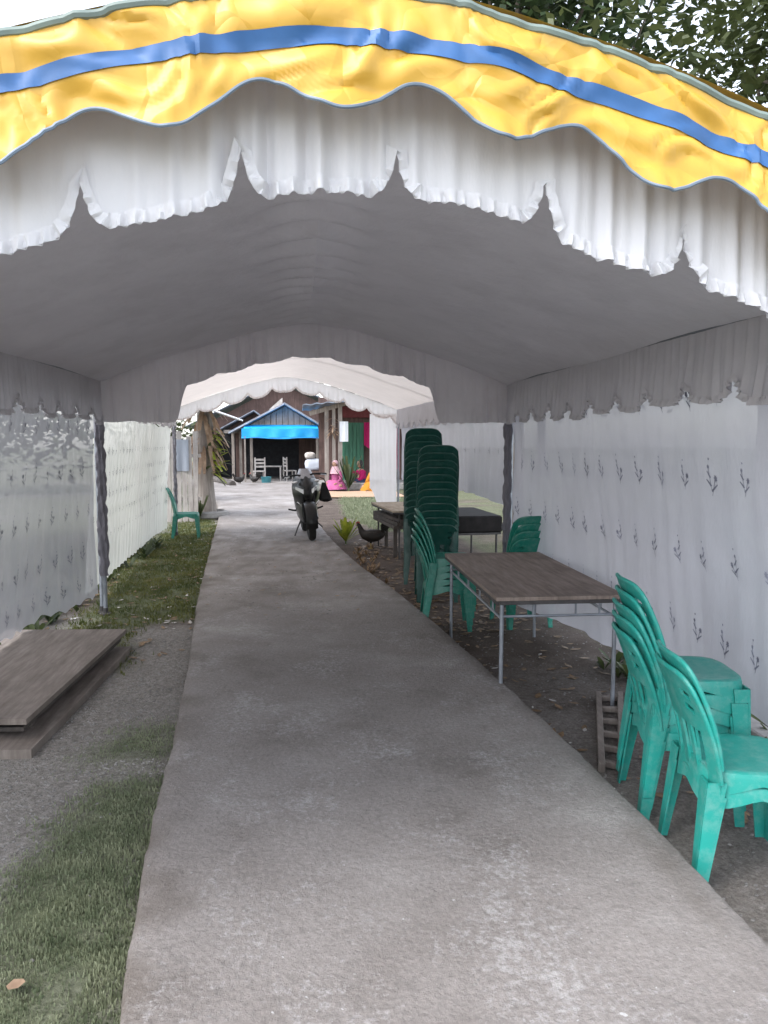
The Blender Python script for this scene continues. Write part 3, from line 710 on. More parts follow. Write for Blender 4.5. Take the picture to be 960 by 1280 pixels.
for k in range(3):
    tag(MB().box((0, 0, .0), (.96-.04*k, 1.4, .045)).build('table_board', M['board_dark']), 'dark loose board lying under the pale-topped table, %s of three' % ('lowest', 'middle', 'uppermost')[k], 'board', 'boards under the pale table')
    o = bpy.data.objects[[x.name for x in bpy.data.objects if x.name.startswith('table_board')][-1]]
    o.location = (1.66, 10.9, .42+.046*k); o.rotation_euler = (0, 0, R(6+k*2))
bn = MB(); 
for sx in (-1, 1):
    for sy in (-1, 1): bn.box((1.66+sx*.36, 10.9+sy*.55, .19), (.05, .05, .41))
tag(bn.build('trestle', M['board_dark']), 'low dark trestle carrying loose boards under the pale table', 'trestle')
table('folding_table', (2.0, 9.35, -.07), R(3), .7, 1.2, .78, M['blacktop'], M['dark_steel'], 'black-topped folding table in the shade of the hitched-up curtain', thick=.20)
table('bench', (1.93, 8.25, GR), R(-3), .62, .42, .40, M['board_dark'], M['dark_steel'], 'low black bench next to the garlanded tent pole', cat='bench', rails=False, thick=.05)

# stacked boards on the left
cA, cB = atZ(148, 795, .15), atZ(20, 915, .15)
def board(P, z, th, mat, label):
    m = MB(); n = len(P); poly = [Vector((x, y, z)) for x, y in P]; m.prism(poly, (0, 0, th)); m.f = [tuple(reversed(f)) for f in m.f]
    o = m.build('board', mat, smooth=False); return tag(o, label, 'board', 'loose boards stacked on the gravel')
board([(-1.37, 3.90), (-1.29, 5.84), (-2.26, 5.92), (-2.34, 3.98)], -.012, .05, M['board'], 'grey board at the bottom of the stack on the gravel')
board([(-1.46, 4.06), (-1.37, 5.86), (-2.25, 5.94), (-2.34, 4.14)], .075, .022, M['board_dark'], 'dark thin board in the middle of the stack on gravel')
board([(-1.43, 4.02), (-1.34, 5.92), (-2.24, 6.0), (-2.34, 4.10)], .125, .03, M['board'], 'broad weathered plywood sheet topping the stack on the gravel')
for i, (y, z, l) in enumerate(((4.25, .037, 'lower'), (5.6, .037, 'lower'), (4.3, .096, 'upper'), (5.5, .096, 'upper'))):
    h = .040 if l == 'lower' else .031
    tag(MB().box((-1.84, y, z+h/2-.001), (.74, .07, h)).build('batten', M['board_dark']), '%s wooden batten holding the boards apart at their %s end' % (l, 'near' if i % 2 == 0 else 'far') if 0 else '%s batten between the boards, %s' % (l, 'at the gravel end' if i % 2 == 0 else 'at the mossy end'), 'batten', 'battens between the boards')

# ladder-like frame lying on the soil
ld = empty('ladder_frame', (1.60, 4.0, GR), 0, 'short grey wooden ladder frame lying on soil under the table end', 'ladder')
p0, p1 = atZ(748, 872, GR), atZ(752, 965, GR); q0, q1 = atZ(775, 872, GR), atZ(778, 972, GR)
def lad(a, b): return [Vector((a.x, a.y, GR+.02))-Vector((1.60, 4.0, GR)), Vector((b.x, b.y, GR+.02))-Vector((1.60, 4.0, GR))]
for a, b in ((p0, p1), (q0, q1)):
    A, B = lad(a, b); d = B-A; MB().box((A+B)/2, (.035, d.length, .05), math.atan2(-d.x, d.y)).build('rail', M['board'], ld, smooth=False)
for k in range(6):
    t = .06+k*.175; A = p0.lerp(p1, t); B = q0.lerp(q1, t); A, B = lad(A, B); d = B-A
    MB().box((A+B)/2, (.032, d.length, .03), math.atan2(-d.x, d.y)).build('rung', M['board'], ld, smooth=False)

# ------------------------------------------------------------------ loose litter and pebbles
def scatter(name, n, area, mat, size, label, cat, seed, keep=None, leaf=False, inside=False):
    r = random.Random(seed); m = MB()
    for _ in range(n):
        x, y = r.uniform(*area[0]), r.uniform(*area[1])
        if (onpath(x, y) != inside) or (keep and not keep(x, y, r)): continue
        s = size*r.uniform(.5, 1.5); a = r.uniform(0, 6.3); q = len(m.v); z = .002+.012*fbm(x*1.6, y*1.6, 0, 3)+(drop(x, y)-.008 if not inside else .06-.012*fbm(x*1.6, y*1.6, 0, 3))
        if leaf:
            c, sn = math.cos(a), math.sin(a); tl = r.uniform(.1, .6)
            for u, v, h in ((-1, 0, 0), (-.3, .42, .25*tl), (.4, .36, .3*tl), (1, 0, .6*tl), (.4, -.36, .1*tl), (-.3, -.42, .1*tl)): m.v.append((x+(u*c-v*sn)*s, y+(u*sn+v*c)*s, z+.004+h*s))
            m.f += [(q, q+1, q+5), (q+1, q+2, q+4, q+5), (q+2, q+3, q+4)]
        else:
            N = 6
            for k, (rr, zz) in enumerate(((.9, -.3), (1, .15), (.55, .6))):
                for j in range(N): b = a+2*PI*j/N; e = 1+.3*r.uniform(-1, 1); m.v.append((x+s*rr*e*math.cos(b), y+s*rr*e*.8*math.sin(b), z+s*zz-.004))
            for k in range(2):
                for j in range(N): A = q+k*N+j; B = q+k*N+(j+1) % N; m.f.append((A, B, B+N, A+N))
            m.f.append(tuple(q+2*N+j for j in range(N)))
    return tag(m.build(name, mat, smooth=not leaf), label, cat, kind='stuff')
scatter('gravel', 9000, ((-2.4, -.45), (1.6, 6.6)), M['pebble'], .0055, 'grey gravel and pebbles strewn left of the path', 'gravel', 1, lambda x, y, r: cover(x, y)[0] < .5 or r.random() < .05)
scatter('gravel', 900, ((1.3, 2.7), (1.9, 7)), M['pebble'], .006, 'small stones on the soil around the chairs', 'gravel', 2)
scatter('dry_leaves', 900, ((.8, 2.2), (6.6, 12)), M['leaf_dry'], .04, 'brown dead leaves on soil around the chair stacks and hen', 'leaves', 3, leaf=True)
scatter('dry_leaves', 130, ((1.2, 2.3), (3, 7)), M['leaf_dry'], .035, 'scattered brown leaves under the long table', 'leaves', 4, leaf=True)
scatter('dry_leaves', 260, ((-2.3, -.8), (5.6, 14)), M['leaf_dry'], .035, 'brown leaves lying on the mossy strip', 'leaves', 5, leaf=True)
scatter('scraps', 110, ((-2.2, -.9), (6, 15)), M['scrap'], .03, 'pale paper scraps on the mossy strip', 'litter', 6, leaf=True)
scatter('scraps', 60, ((.6, 2.2), (4, 14)), M['scrap'], .03, 'pale scraps on the soil right of the path', 'litter', 7, leaf=True)
scatter('gravel', 1500, ((-1.3, 1.2), (6.5, 13.5)), M['pebble'], .008, 'loose grit lying on the path before the scooter', 'gravel', 8, lambda x, y, r: fbm(x*2, y*1.2, 3) > -.1, inside=True)
scatter('gravel', 420, ((-.8, 1.4), (1.5, 6.5)), M['pebble'], .005, 'sparse grit on the worn concrete path', 'gravel', 9, inside=True)
scatter('dry_leaves', 160, ((-1.3, 1.2), (6.5, 13.5)), M['leaf_dry'], .022, 'brown leaf bits blown onto the path', 'leaves', 10, leaf=True, inside=True)
lf = atZ(19, 1240); m = MB()
m.v = [(lf.x-.025, lf.y, .02), (lf.x-.01, lf.y+.02, .026), (lf.x+.018, lf.y+.016, .028), (lf.x+.03, lf.y, .03), (lf.x+.015, lf.y-.016, .024), (lf.x-.012, lf.y-.018, .022)]; m.f = [(0, 1, 5), (1, 2, 4, 5), (2, 3, 4)]
tag(m.build('fallen_leaf', M['frond_dry'], smooth=False), 'single pale orange fallen leaf on the short grass', 'leaf')

# ------------------------------------------------------------------ motorcycle, seen from the front
def motorcycle(loc, rz):
    t = empty('motorcycle', loc, rz, 'black sports scooter parked on its side stand on the path', 'motorcycle')
    def wheel(y, rad, w, name):
        Mx = Matrix.Rotation(PI/2, 3, 'Y')
        pr = [(rad-.10, -w*.32), (rad-.06, -w*.5), (rad-.02, -w*.42), (rad, -w*.15), (rad, w*.15), (rad-.02, w*.42), (rad-.06, w*.5), (rad-.10, w*.32)]
        o = MB().lathe(pr, (0, y, rad), 28, Mx).build(name, M['rubber'], t)
        MB().lathe([(.05, -w*.3), (rad-.105, -w*.36), (rad-.095, 0), (rad-.105, w*.36), (.05, w*.3)], (0, y, rad), 20, Mx).build('rim', M['dark_steel'], o)
    wheel(.64, .29, .12, 'front_wheel'); wheel(-.64, .29, .14, 'rear_wheel')
    def fend(u, v): a = R(-15+150*u); x = (v-.5)*2; rr = .325-.03*abs(x)**2; return (x*.085, .64-math.cos(a)*rr*-1*1 if 0 else .64+math.cos(a)*rr, .29+math.sin(a)*rr)
    MB().shell(fend, 16, 8, .006).build('front_fender', M['black'], t)
    for sx in (-1, 1): MB().tube([(sx*.085, .64, .29), (sx*.085, .5, .72)], [.026, .024], 10).build('fork_leg', M['blackplastic'], t)
    # front fairing: wide prow narrowing to a V over the wheel
    zs = [(.42, .11, .42), (.50, .155, .52), (.60, .19, .60), (.72, .215, .63), (.82, .215, .60), (.90, .19, .53), (.97, .14, .44), (1.0, .09, .38)]
    def fair(u, v):
        k = v*(len(zs)-1); i = min(int(k), len(zs)-2); f = k-i; a, b = zs[i], zs[i+1]
        z, w, y = (a[j]+(b[j]-a[j])*f for j in range(3)); x = (u-.5)*2
        return (x*w, y-.34*abs(x)**1.8-.05*abs(x), z)
    MB().shell(fair, 20, 21, .01).build('front_fairing', M['black'], t)
    for sx in (-1, 1):
        def hl(u, v, sx=sx):
            x = .30+.48*u; z = .755+.10*u*.55+(.062*(1-.4*u))*(v-.5)*2*.55; w, y = .213, .612
            return (sx*x*w, y-.34*x**1.8-.05*x+.026, z)
        MB().shell(hl, 8, 4, .012).build('headlight', M['lens'], t)
        MB().tube([(sx*.17, .50, .60), (sx*.10, .555, .53), (sx*.03, .565, .47)], .012, 6).build('fairing_trim', M['chrome'], t)
        MB().ball((sx*.17, .40, .90), (.045, .03, .022), 10, 6).build('turn_signal', M['lens'], t)
        MB().tube([(0, .36, .98), (sx*.12, .36, 1.01), (sx*.24, .30, 1.0), (sx*.34, .22, .985)], [.014, .014, .016, .018], 8).build('handlebar', M['blackplastic'], t)
        MB().tube([(sx*.24, .34, .99), (sx*.33, .31, .975)], .008, 6).build('brake_lever', M['chrome'], t)
        MB().tube([(sx*.12, -.18, .40), (sx*.22, -.16, .42), (sx*.285, -.15, .44)], [.016, .014, .013], 8).build('foot_peg', M['blackplastic'], t)
        def sidep(u, v, sx=sx):
            y = .42-1.25*u; w = .10+.075*math.sin(PI*min(1, u*1.15))**.7; zc = .43+.26*u; return (sx*(w*(1-.35*(v-.5)**2*4*.4)), y, zc-.17*(1-.35*u)+.34*(1-.35*u)*v)
        MB().shell(sidep, 14, 8, .01).build('side_panel', M['black'], t)
    def wsc(u, v): x = (u-.5)*2; return (x*(.15-.07*v), .44-.10*v-.12*x*x, .95+.15*v)
    MB().shell(wsc, 10, 6, .006).build('windscreen', M['screen'], t)
    MB().tube([(0, .45, .35), (0, .1, .33), (0, -.3, .36), (0, -.55, .45)], [.10, .13, .15, .10], 12).build('engine', M['blackplastic'], t)
    MB().tube([(0, .12, .72), (0, -.1, .78), (0, -.4, .80), (0, -.7, .86), (0, -.95, .90)], [.10, .13, .14, .12, .05], 12, flat=.5).build('seat', M['blackplastic'], t)
    MB().tube([(0, .35, .8), (0, .1, .66), (0, -.2, .62), (0, -.6, .70), (0, -.95, .80)], [.15, .14, .14, .13, .06], 12).build('body', M['black'], t)
    MB().tube([(-.16, -.1, .26), (-.17, -.5, .28), (-.18, -.95, .40)], [.03, .05, .045], 10).build('exhaust', M['dark_steel'], t)
    MB().tube([(.08, -.05, .30), (.17, .0, .14), (.235, .03, .0)], [.013, .012, .012], 8).build('side_stand', M['dark_steel'], t)
    MB().tube([(-.10, -.02, .26), (-.21, 0, .14), (-.23, .02, .12)], .011, 6).build('centre_stand', M['dark_steel'], t)
    MB().tube([(0, -.62, .30), (0, -.78, .60), (0, -.9, .78)], [.02, .05, .05], 8).build('rear_fender', M['blackplastic'], t)
    MB().box((0, -.97, .60), (.2, .012, .1)).build('number_plate', M['blackplastic'], t)
    t.rotation_euler = (0, R(5), rz); return t
bk = motorcycle((.135, 12.35, .062), PI+R(4))
bk.rotation_euler = (0, R(4.5), PI+R(4))
bag = MB()
def bagf(u, v):
    a = 2*PI*u; c, q = math.cos(a), math.sin(a); k = (c**4+q**4)**-.25; w = (.115-.085*v)*(1-.9*max(0, 1-v*14)**2)
    return (c*k*w-.03*v, q*k*w*.55, .30*v+.012*math.sin(a*3)*(1-v))
bag.grid(bagf, 14, 10); bag.tube([(0, 0, .30), (-.03, .0, .36), (-.09, 0, .38)], .008, 6)
bg_ = bag.build('bag', M['blackplastic']); tag(bg_, 'dark bag hanging from the handlebar of the black scooter', 'bag')
bg_.location = (.40, 12.02, .64)

# ------------------------------------------------------------------ hen and chickens
def hen(loc, rz, sc, label, group=None):
    t = empty('hen', loc, rz, label, 'hen', group); t.scale = (sc,)*3
    b = MB().tube([(-.19, 0, .24), (-.14, 0, .215), (-.06, 0, .19), (.04, 0, .185), (.11, 0, .205), (.15, 0, .25), (.17, 0, .30), (.185, 0, .335), (.205, 0, .345), (.225, 0, .34)],
                  [.02, .06, .088, .092, .07, .045, .032, .028, .026, .008], 14)
    for s in (-1, 1):
        b.tube([(.01, s*.04, .13), (.02, s*.045, .085)], [.03, .014], 8)
    b.build('body', M['feather'], t)
    for k in range(7):
        a = R(42+k*9); y = (k-3)*.012; MB().tube([(-.15, y, .22), (-.15-.10*math.cos(a), y*1.6, .23+.11*math.sin(a)), (-.16-.16*math.cos(a)-.02, y*2, .23+.17*math.sin(a))], [.02, .022, .004], 6, flat=.35, upv=(0, 1, 0)).build('tail_feather', M['feather'], t)
    for s in (-1, 1):
        MB().ball((-.01, s*.082, .195), (.105, .02, .055), 12, 8).build('wing', M['feather'], t)
        l = MB().tube([(.02, s*.045, .09), (.015, s*.045, .0)], .007, 6)
        for q in (-.5, 0, .5): l.tube([(.015, s*.045, .006), (.015+.045*math.cos(q), s*.045+.045*math.sin(q), .003)], [.006, .003], 5)
        l.tube([(.015, s*.045, .006), (-.012, s*.045, .004)], [.006, .003], 5); l.build('leg', M['beak'], t)
    MB().tube([(.222, 0, .345), (.25, 0, .335)], [.010, .002], 6).build('beak', M['beak'], t)
    m = MB()
    for k in range(4): m.ball((.185+.012*k, 0, .372+.006*math.sin(k*1.2)), (.009, .004, .014), 6, 5)
    m.build('comb', M['comb'], t); return t
hen((1.06, 11.2, -.01), PI-.15, 1.05, 'black hen with raised tail on leaf-strewn soil beside the yellow-green plant')
hA = hen((atZ(300, 606)[0], 27.5, .0), .6, 1.1, 'small dark hen in the house yard', 'hens in the house yard')
hB = dup(hA, 'small dark hen standing nearest the blue-green bucket'); hA['label'] = 'small dark hen standing beside the log in the yard'; hB.location = (atZ(320, 604)[0], 27.9, 0); hB.rotation_euler = (0, 0, 2.4)

# ------------------------------------------------------------------ plants
def leafblade(m, base, tip, w, droop=0, seg=5):
    base, tip = Vector(base), Vector(tip); d = tip-base; sd = Vector((-d.y, d.x, 0)); sd = sd.normalized() if sd.length > 1e-5 else Vector((1, 0, 0)); q = len(m.v)
    for i in range(seg+1):
        t = i/seg; p = base+d*t+Vector((0, 0, -droop*t*t)); ww = w*math.sin(PI*(.12+.88*(1-t))**.8)*.9+.001
        m.v += [p-sd*ww, p+Vector((0, 0, -ww*.3)), p+sd*ww]
    for i in range(seg):
        for k in (0, 1): a = q+i*3+k; m.f.append((a, a+1, a+4, a+3))
def rosette(loc, n, h, spread, w, mat, label, seed=0, cat='plant', droop=.1):
    r = random.Random(seed); t = empty('leafy_plant', loc, 0, label, cat)
    MB().tube([(0, 0, -.02), (0, 0, h*.18)], [.02, .012], 6).build('stem', M['stem'], t)
    for k in range(n):
        a = r.uniform(0, 6.3); s = spread*r.uniform(.3, 1.1); hh = h*r.uniform(.5, 1.05); m = MB()
        leafblade(m, (0, 0, h*.05), (math.cos(a)*s, math.sin(a)*s, hh), w*r.uniform(.7, 1.2), droop*r.uniform(0, 1)); m.build('leaf', mat, t)
    return t
rosette((.70, 11.75, 0), 26, .42, .24, .032, M['leaf_yellow'], 'yellow-green strappy plant at the path edge near the motorcycle', 1)
def groundplants(P, n, hs, mat, label, seed):
    r = random.Random(seed); m = MB()
    for _ in range(n):
        x, y = r.uniform(P[0], P[1]), r.uniform(P[2], P[3]); h = r.uniform(*hs)
        for k in range(6):
            a = r.uniform(0, 6.3); leafblade(m, (x, y, drop(x, y)-.01), (x+math.cos(a)*h*.6, y+math.sin(a)*h*.6, drop(x, y)+h*r.uniform(.4, 1)), h*.13, h*.2, 3)
    return tag(m.build('ground_cover', mat), label, 'plants', kind='stuff')
groundplants((2.25, 3.0, 2.6, 5.5), 260, (.08, .24), M['leaf2'], 'low weeds growing under the lifted hem of flowered curtain', 1)
groundplants((-3.2, -2.1, 3.2, 12), 300, (.08, .3), M['leaf2'], 'low weeds growing outside the sheer curtains', 2)
groundplants((.75, 1.1, 8.2, 11.5), 40, (.05, .13), M['leaf_dry'], 'withered brown weeds along the path edge by chair stacks', 3)
kb = MB()
for i in range(12): pass
kb.box((2.52, 3.6, GR+.05), (.12, 3.4, .15)).build; tag(kb.build('kerb', M['cement'], smooth=False), 'low cement kerb beyond the flowered curtain', 'kerb')

def tree(loc, h, cr, crown_z, n, ls, mat, label, seed, group='trees around the yard', trunk_r=.14, lean=(0, 0), gap=.0, clumps=34):
    r = random.Random(seed); t = empty('tree', loc, 0, label, 'tree', group); m = MB()
    pts = [(lean[0]*k/6+.12*noise.noise((k, seed, 0)), lean[1]*k/6+.12*noise.noise((k, seed, 7)), -.15+h*k/6) for k in range(7)]
    m.tube(pts, [trunk_r*(1.25-.16*k) for k in range(7)], 10); top = Vector(pts[-1]); cc = Vector((pts[4][0], pts[4][1], crown_z)); cl = []
    for k in range(clumps):
        v = Vector((r.gauss(0, 1), r.gauss(0, 1), r.gauss(0, .8))); v = v.normalized()*r.random()**.45; c = cc+Vector((v.x*cr[0], v.y*cr[1], v.z*cr[2])); cl.append(c)
        if k % 2 == 0:
            b = Vector(pts[2+k % 5]); md = b.lerp(c, .5)+Vector((0, 0, .25)); m.tube([b, md, c], [trunk_r*.35, trunk_r*.2, .012], 6)
    m.build('trunk', M['bark'], t)
    f = MB()
    for _ in range(n):
        c = cl[r.randrange(len(cl))]; s = cr[0]*.30; p = c+Vector((r.gauss(0, s), r.gauss(0, s), r.gauss(0, s*.7)))
        a, b = r.uniform(0, 6.3), r.uniform(-.9, .5); L = ls*r.uniform(.6, 1.3); d = Vector((math.cos(a)*math.cos(b), math.sin(a)*math.cos(b), math.sin(b))); sd = d.cross(Vector((r.gauss(0, .5), r.gauss(0, .5), 1))).normalized()*L*.24
        q = len(f.v); f.v += [p, p+d*L*.45+sd, p+d*L, p+d*L*.45-sd]; f.f += [(q, q+1, q+2), (q, q+2, q+3)]
    f.build('crown', mat, t, smooth=False); return t
tree((5.6, 8.6, 0), 7.0, (2.4, 2.2, 2.3), 6.3, 9000, .17, M['leaf2'], 'dark leafy tree rising over the right side of tent', 1, clumps=44)
tree((3.3, 11.5, 0), 8.2, (2.2, 2.0, 2.2), 8.0, 9000, .19, M['leaf'], 'tall dark tree with sky gaps behind the yellow tent edge', 2, clumps=40)
tree((6.4, 6.6, 0), 5.2, (1.5, 1.6, 1.6), 4.6, 5000, .15, M['leaf2'], 'olive-green tree beside the tent with thin vine-hung trunk', 3, clumps=26, trunk_r=.09)
tree((-5.2, 6.5, 0), 3.0, (1.7, 2.2, 1.2), 2.2, 3600, .18, M['leaf2'], 'bushy olive tree outside the sheer curtain', 4, clumps=24, trunk_r=.07)
tree((-4.6, 11.0, 0), 3.2, (1.4, 2.2, 1.2), 2.2, 2800, .18, M['leaf2'], 'bushy tree outside the backlit curtain', 5, clumps=20, trunk_r=.07)
tree((-7, 40, 0), 7.5, (4, 3, 3), 6.0, 4500, .4, M['leaf'], 'broad dark tree behind the left lean-to roof', 6, trunk_r=.2)
tree((3, 44, 0), 8.5, (5, 3, 3.2), 6.5, 4500, .42, M['leaf'], 'broad dark tree behind the house gable', 7, trunk_r=.22)
tree((11, 34, 0), 8, (4.5, 3, 3), 6.0, 4500, .4, M['leaf'], 'broad dark tree beyond the porch house', 8, trunk_r=.2)
tree((-10, 24, 0), 6, (3, 3, 2.5), 4.2, 3500, .32, M['leaf2'], 'wide olive tree at the left edge of the yard', 9, trunk_r=.16)
# blue-green panel seen dimly through the sheer curtain
tag(MB().box((-3.3, 6.6, 1.2), (.06, 1.4, 1.1)).box((-3.3, 6.0, .33), (.06, .06, .7)).box((-3.3, 7.2, .33), (.06, .06, .7)).build('panel', M['cyan'], smooth=False), 'blue-green board standing outside, dim through sheer curtain', 'board')

# ------------------------------------------------------------------ background: post, lean-to, house, porch
def boxpx(m, x0, x1, y0, y1, Y, d):
    a, b = atY(x0, y1, Y), atY(x1, y0, Y); m.box(((a.x+b.x)/2, Y+d/2, (a.z+b.z)/2), (b.x-a.x, d, b.z-a.z)); return m
# old palm-like stump with dry fronds
TY = 16.2
tp = atY(256, 600, TY); st_ = empty('old_trunk', (tp.x, TY, 0), 0, 'grey old trunk hung with dry brown fronds and green leaves', 'tree')
MB().tube([(0, 0, -.1), (.02, 0, .5), (-.02, .02, 1.2), (.03, 0, 1.9), (0, 0, 2.4)], [.26, .18, .16, .17, .12], 12).build('trunk', M['post'], st_)
r = random.Random(5)
for k in range(46):
    a = r.uniform(0, 6.3); m = MB(); z = r.uniform(1.35, 2.35); L = r.uniform(.3, .62); leafblade(m, (0.1*math.cos(a), .1*math.sin(a), z), (L*math.cos(a), L*math.sin(a), z+r.uniform(-.2, .25)), .045, r.uniform(.2, .6)); m.build('frond', M['frond_dry'], st_)
for k in range(34):
    a = r.uniform(-1.2, .9); m = MB(); z = r.uniform(.9, 1.75); L = r.uniform(.3, .6); leafblade(m, (.1*math.cos(a), .1*math.sin(a), z), (L*math.cos(a), L*math.sin(a), z+r.uniform(-.1, .3)), .05, r.uniform(.0, .3)); m.build('leaf', M['leaf_yellow'] if k % 3 else M['leaf2'], st_)
pt = empty('ring_planter', (tp.x+.05, TY-.1, 0), 0, 'round grey stone ring at the foot of the old trunk', 'planter')
MB().lathe([(.42, -.02), (.46, .03), (.44, .12), (.36, .15), (.32, .10), (.32, .0)], (0, 0, 0), 18).build('ring', M['cement'], pt)
rosette((tp.x-.05, TY-.55, .0), 20, .55, .22, .03, M['leaf2'], 'dull green plant growing against the old trunk', 4)
# short plank fence with grey cloth beside it
fy = 15.3; fa = atY(222, 600, fy); fn_ = empty('plank_fence', (fa.x, fy, 0), 0, 'weathered grey upright plank fence behind the single green chair', 'fence')
for k in range(6): MB().box((k*.105-.18, .01*(k % 2), .78+.05*(k % 3)), (.092, .025, 1.6+.1*(k % 3)), 0, R(r.uniform(-1.5, 1.5))).build('plank', M['plank'], fn_, smooth=False)
for z in (.45, 1.3): MB().box((.08, .035, z), (.75, .03, .07)).build('rail', M['plank'], fn_, smooth=False)
cl_ = MB().grid(lambda u, v: (fa.x-.05+.28*u, fy-.035-.02*math.sin(u*9)*(v+.2), 1.62-.62*v), 16, 10).build('hung_cloth', M['greycloth']); tag(cl_, 'pale cloth hung over the weathered plank fence', 'cloth')
# pale awning sheet on posts
aw = empty('sheet_awning', (0, 0, 0), 0, 'white sheet awning on two grey posts over the plank fence', 'awning')
a, b = atY(255, 508, 15.0), atY(298, 524, 15.0)
MB().shell(lambda u, v: (a.x-1.3+(b.x-a.x+1.3)*u, 14.6+1.6*v, a.z+.30+(b.z-a.z-.30)*u**1.3+.015*math.sin(v*26)), 14, 40, .012).build('sheet', M['white'], aw)
for yy in (14.75, 16.0): MB().tube([(a.x-1.2, yy, -.05), (a.x-1.2, yy, a.z+.28)], .04, 8).build('post', M['post'], aw)
tree((-3.6, 19.5, 0), 2.6, (.9, 1.0, .9), 1.7, 2200, .16, M['leaf2'], 'green bush behind the old trunk and plank fence', 21, clumps=18, trunk_r=.05)
# log
lg0, lg1 = atZ(268, 603), atZ(291, 609)
tag(MB().tube([(lg0.x, lg0.y, .10), ((lg0.x+lg1.x)/2, (lg0.y+lg1.y)/2, .13), (lg1.x, lg1.y, .10)], [.15, .14, .12], 10).build('log', M['board_dark']), 'dark log lying across the edge of the yard', 'log')

HY = 30.5
house = empty('wooden_house', (atY(355, 600, HY).x, HY, 0), 0, 'small timber house with grey gable roof and blue tarp awning', 'house'); hx = house.location.x
def hp(x, y, Y=HY): p = atY(x, y, Y); return Vector((p.x-hx, Y-HY, p.z))
# gable of vertical planks
ga, gl, gr = hp(356, 508), hp(302, 537), hp(404, 537)
npl = 14
for k in range(npl):
    x0 = gl.x+(gr.x-gl.x)*k/npl; x1 = gl.x+(gr.x-gl.x)*(k+1)/npl-.02
    zt = lambda x: ga.z-(ga.z-gl.z)*abs((x-ga.x)/((gl.x if x < ga.x else gr.x)-ga.x))
    y = .012*(k % 2); poly = [Vector((x0, y, gl.z-.05)), Vector((x1, y, gl.z-.05)), Vector((x1, y, max(zt(x1), gl.z))), Vector((x0, y, max(zt(x0), gl.z)))]
    if x0 < ga.x < x1: poly.insert(3, Vector((ga.x, y, ga.z)))
    MB().prism(poly, (0, .03, 0)).build('gable_plank', M['plank'], house, smooth=False)
def slope(parent, p, q, y0, y1, th, mat, name='roof'):
    """roof plane between edge points p (high) and q (low), corrugated, running from y0 to y1"""
    d = q-p; ny_ = 6; nxx = 40
    return MB().shell(lambda u, v: (p.x+d.x*v, y0+(y1-y0)*u, p.z+d.z*v+.02*math.sin(u*nxx*2)), nxx*3, ny_, th).build(name, mat, parent)
slope(house, ga+Vector((0, 0, .10)), gl+Vector((-.45, 0, -.12)), -.6, 4.5, .03, M['metalroof']); slope(house, ga+Vector((0, 0, .10)), gr+Vector((.25, 0, -.04)), -.6, 4.5, .03, M['metalroof'])
for q in (gl+Vector((-.45, 0, -.12)), gr+Vector((.25, 0, -.04))):
    p = ga+Vector((0, -.62, .06)); d = Vector((q.x, -.62, q.z-.04)); MB().tube([p, d], .075, 4, flat=.5).build('barge_board', M['metalroof'], house, smooth=False)
# bigger roof block behind
pa, pl, pr = hp(352, 477, 35), hp(240, 532, 35), hp(462, 528, 35)
m = MB(); m.prism([Vector((pl.x+.5, 4.5, 0)), Vector((pr.x-.4, 4.5, 0)), Vector((pr.x-.4, 4.5, pr.z)), Vector((pa.x, 4.5, pa.z-.1)), Vector((pl.x+.5, 4.5, pl.z))], (0, .15, 0)); m.build('main_gable_wall', M['brownwall'], house, smooth=False)
slope(house, pa+Vector((0, 0, .05)), pl+Vector((-.3, 0, -.1)), 4.0, 9.5, .03, M['metalroof']); slope(house, pa+Vector((0, 0, .05)), pr+Vector((.3, 0, -.1)), 4.0, 9.5, .03, M['metalroof'])
m = MB(); m.prism([hp(336, 512, 34.4), hp(353, 512, 34.4), hp(353, 497, 34.4)], (0, .1, 0)); m.build('gable_panel', M['plaster'], house, smooth=False)
# left lean-to gable
la, ll, lr = hp(318, 514, 32), hp(280, 535, 32), hp(334, 526, 32)
slope(house, la, ll+Vector((-.2, 0, -.1)), 1.0, 4.3, .03, M['metalroof'], 'side_roof'); slope(house, la, lr+Vector((.1, 0, -.1)), 1.0, 4.3, .03, M['metalroof'], 'side_roof')
m = MB(); m.prism([hp(284, 536, 32.2), hp(332, 536, 32.2), hp(332, 526, 32.2), hp(318, 516, 32.2)], (0, .08, 0)); m.build('side_gable', M['brownwall'], house, smooth=False)
MB().box(((hp(276, 540).x+hp(304, 540).x)/2, 1.2, hp(290, 539).z), (hp(304, 540).x-hp(276, 540).x, .12, .14)).build('beam', M['post'], house, smooth=False)
for px, Y in ((291, 31.2), (300.5, 31.4), (314, 30.2), (398, 30.2), (404, 30.2)):
    q = hp(px, 540, Y); MB().box((q.x, Y-HY, q.z/2-.05), (.11, .11, q.z+.1)).build('post', M['post'], house, smooth=False)
b0, b1 = hp(270, 600, 34), hp(412, 600, 34)
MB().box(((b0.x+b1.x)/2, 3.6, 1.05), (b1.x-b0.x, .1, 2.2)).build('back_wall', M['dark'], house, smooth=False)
w0, w1 = hp(295, 600, 32), hp(305, 600, 32); MB().box(((w0.x+w1.x)/2, 1.6, 1.0), (w1.x-w0.x, .06, 2.1)).build('door', M['brownwall'], house, smooth=False)
w0, w1 = hp(374, 600, 33), hp(402, 600, 33); MB().box(((w0.x+w1.x)/2, 2.6, .95), (w1.x-w0.x, .06, 1.9)).build('inner_wall', M['brownwall'], house, smooth=False)
for sx, px in ((-1, 268), (1, 414)):
    q = hp(px, 600, 32); MB().box((q.x, 3.0, 1.0), (.08, 4.4, 2.1)).build('side_wall', M['brownwall'], house, smooth=False)
t0, t1 = hp(303, 535, 29), hp(398, 548, 29)
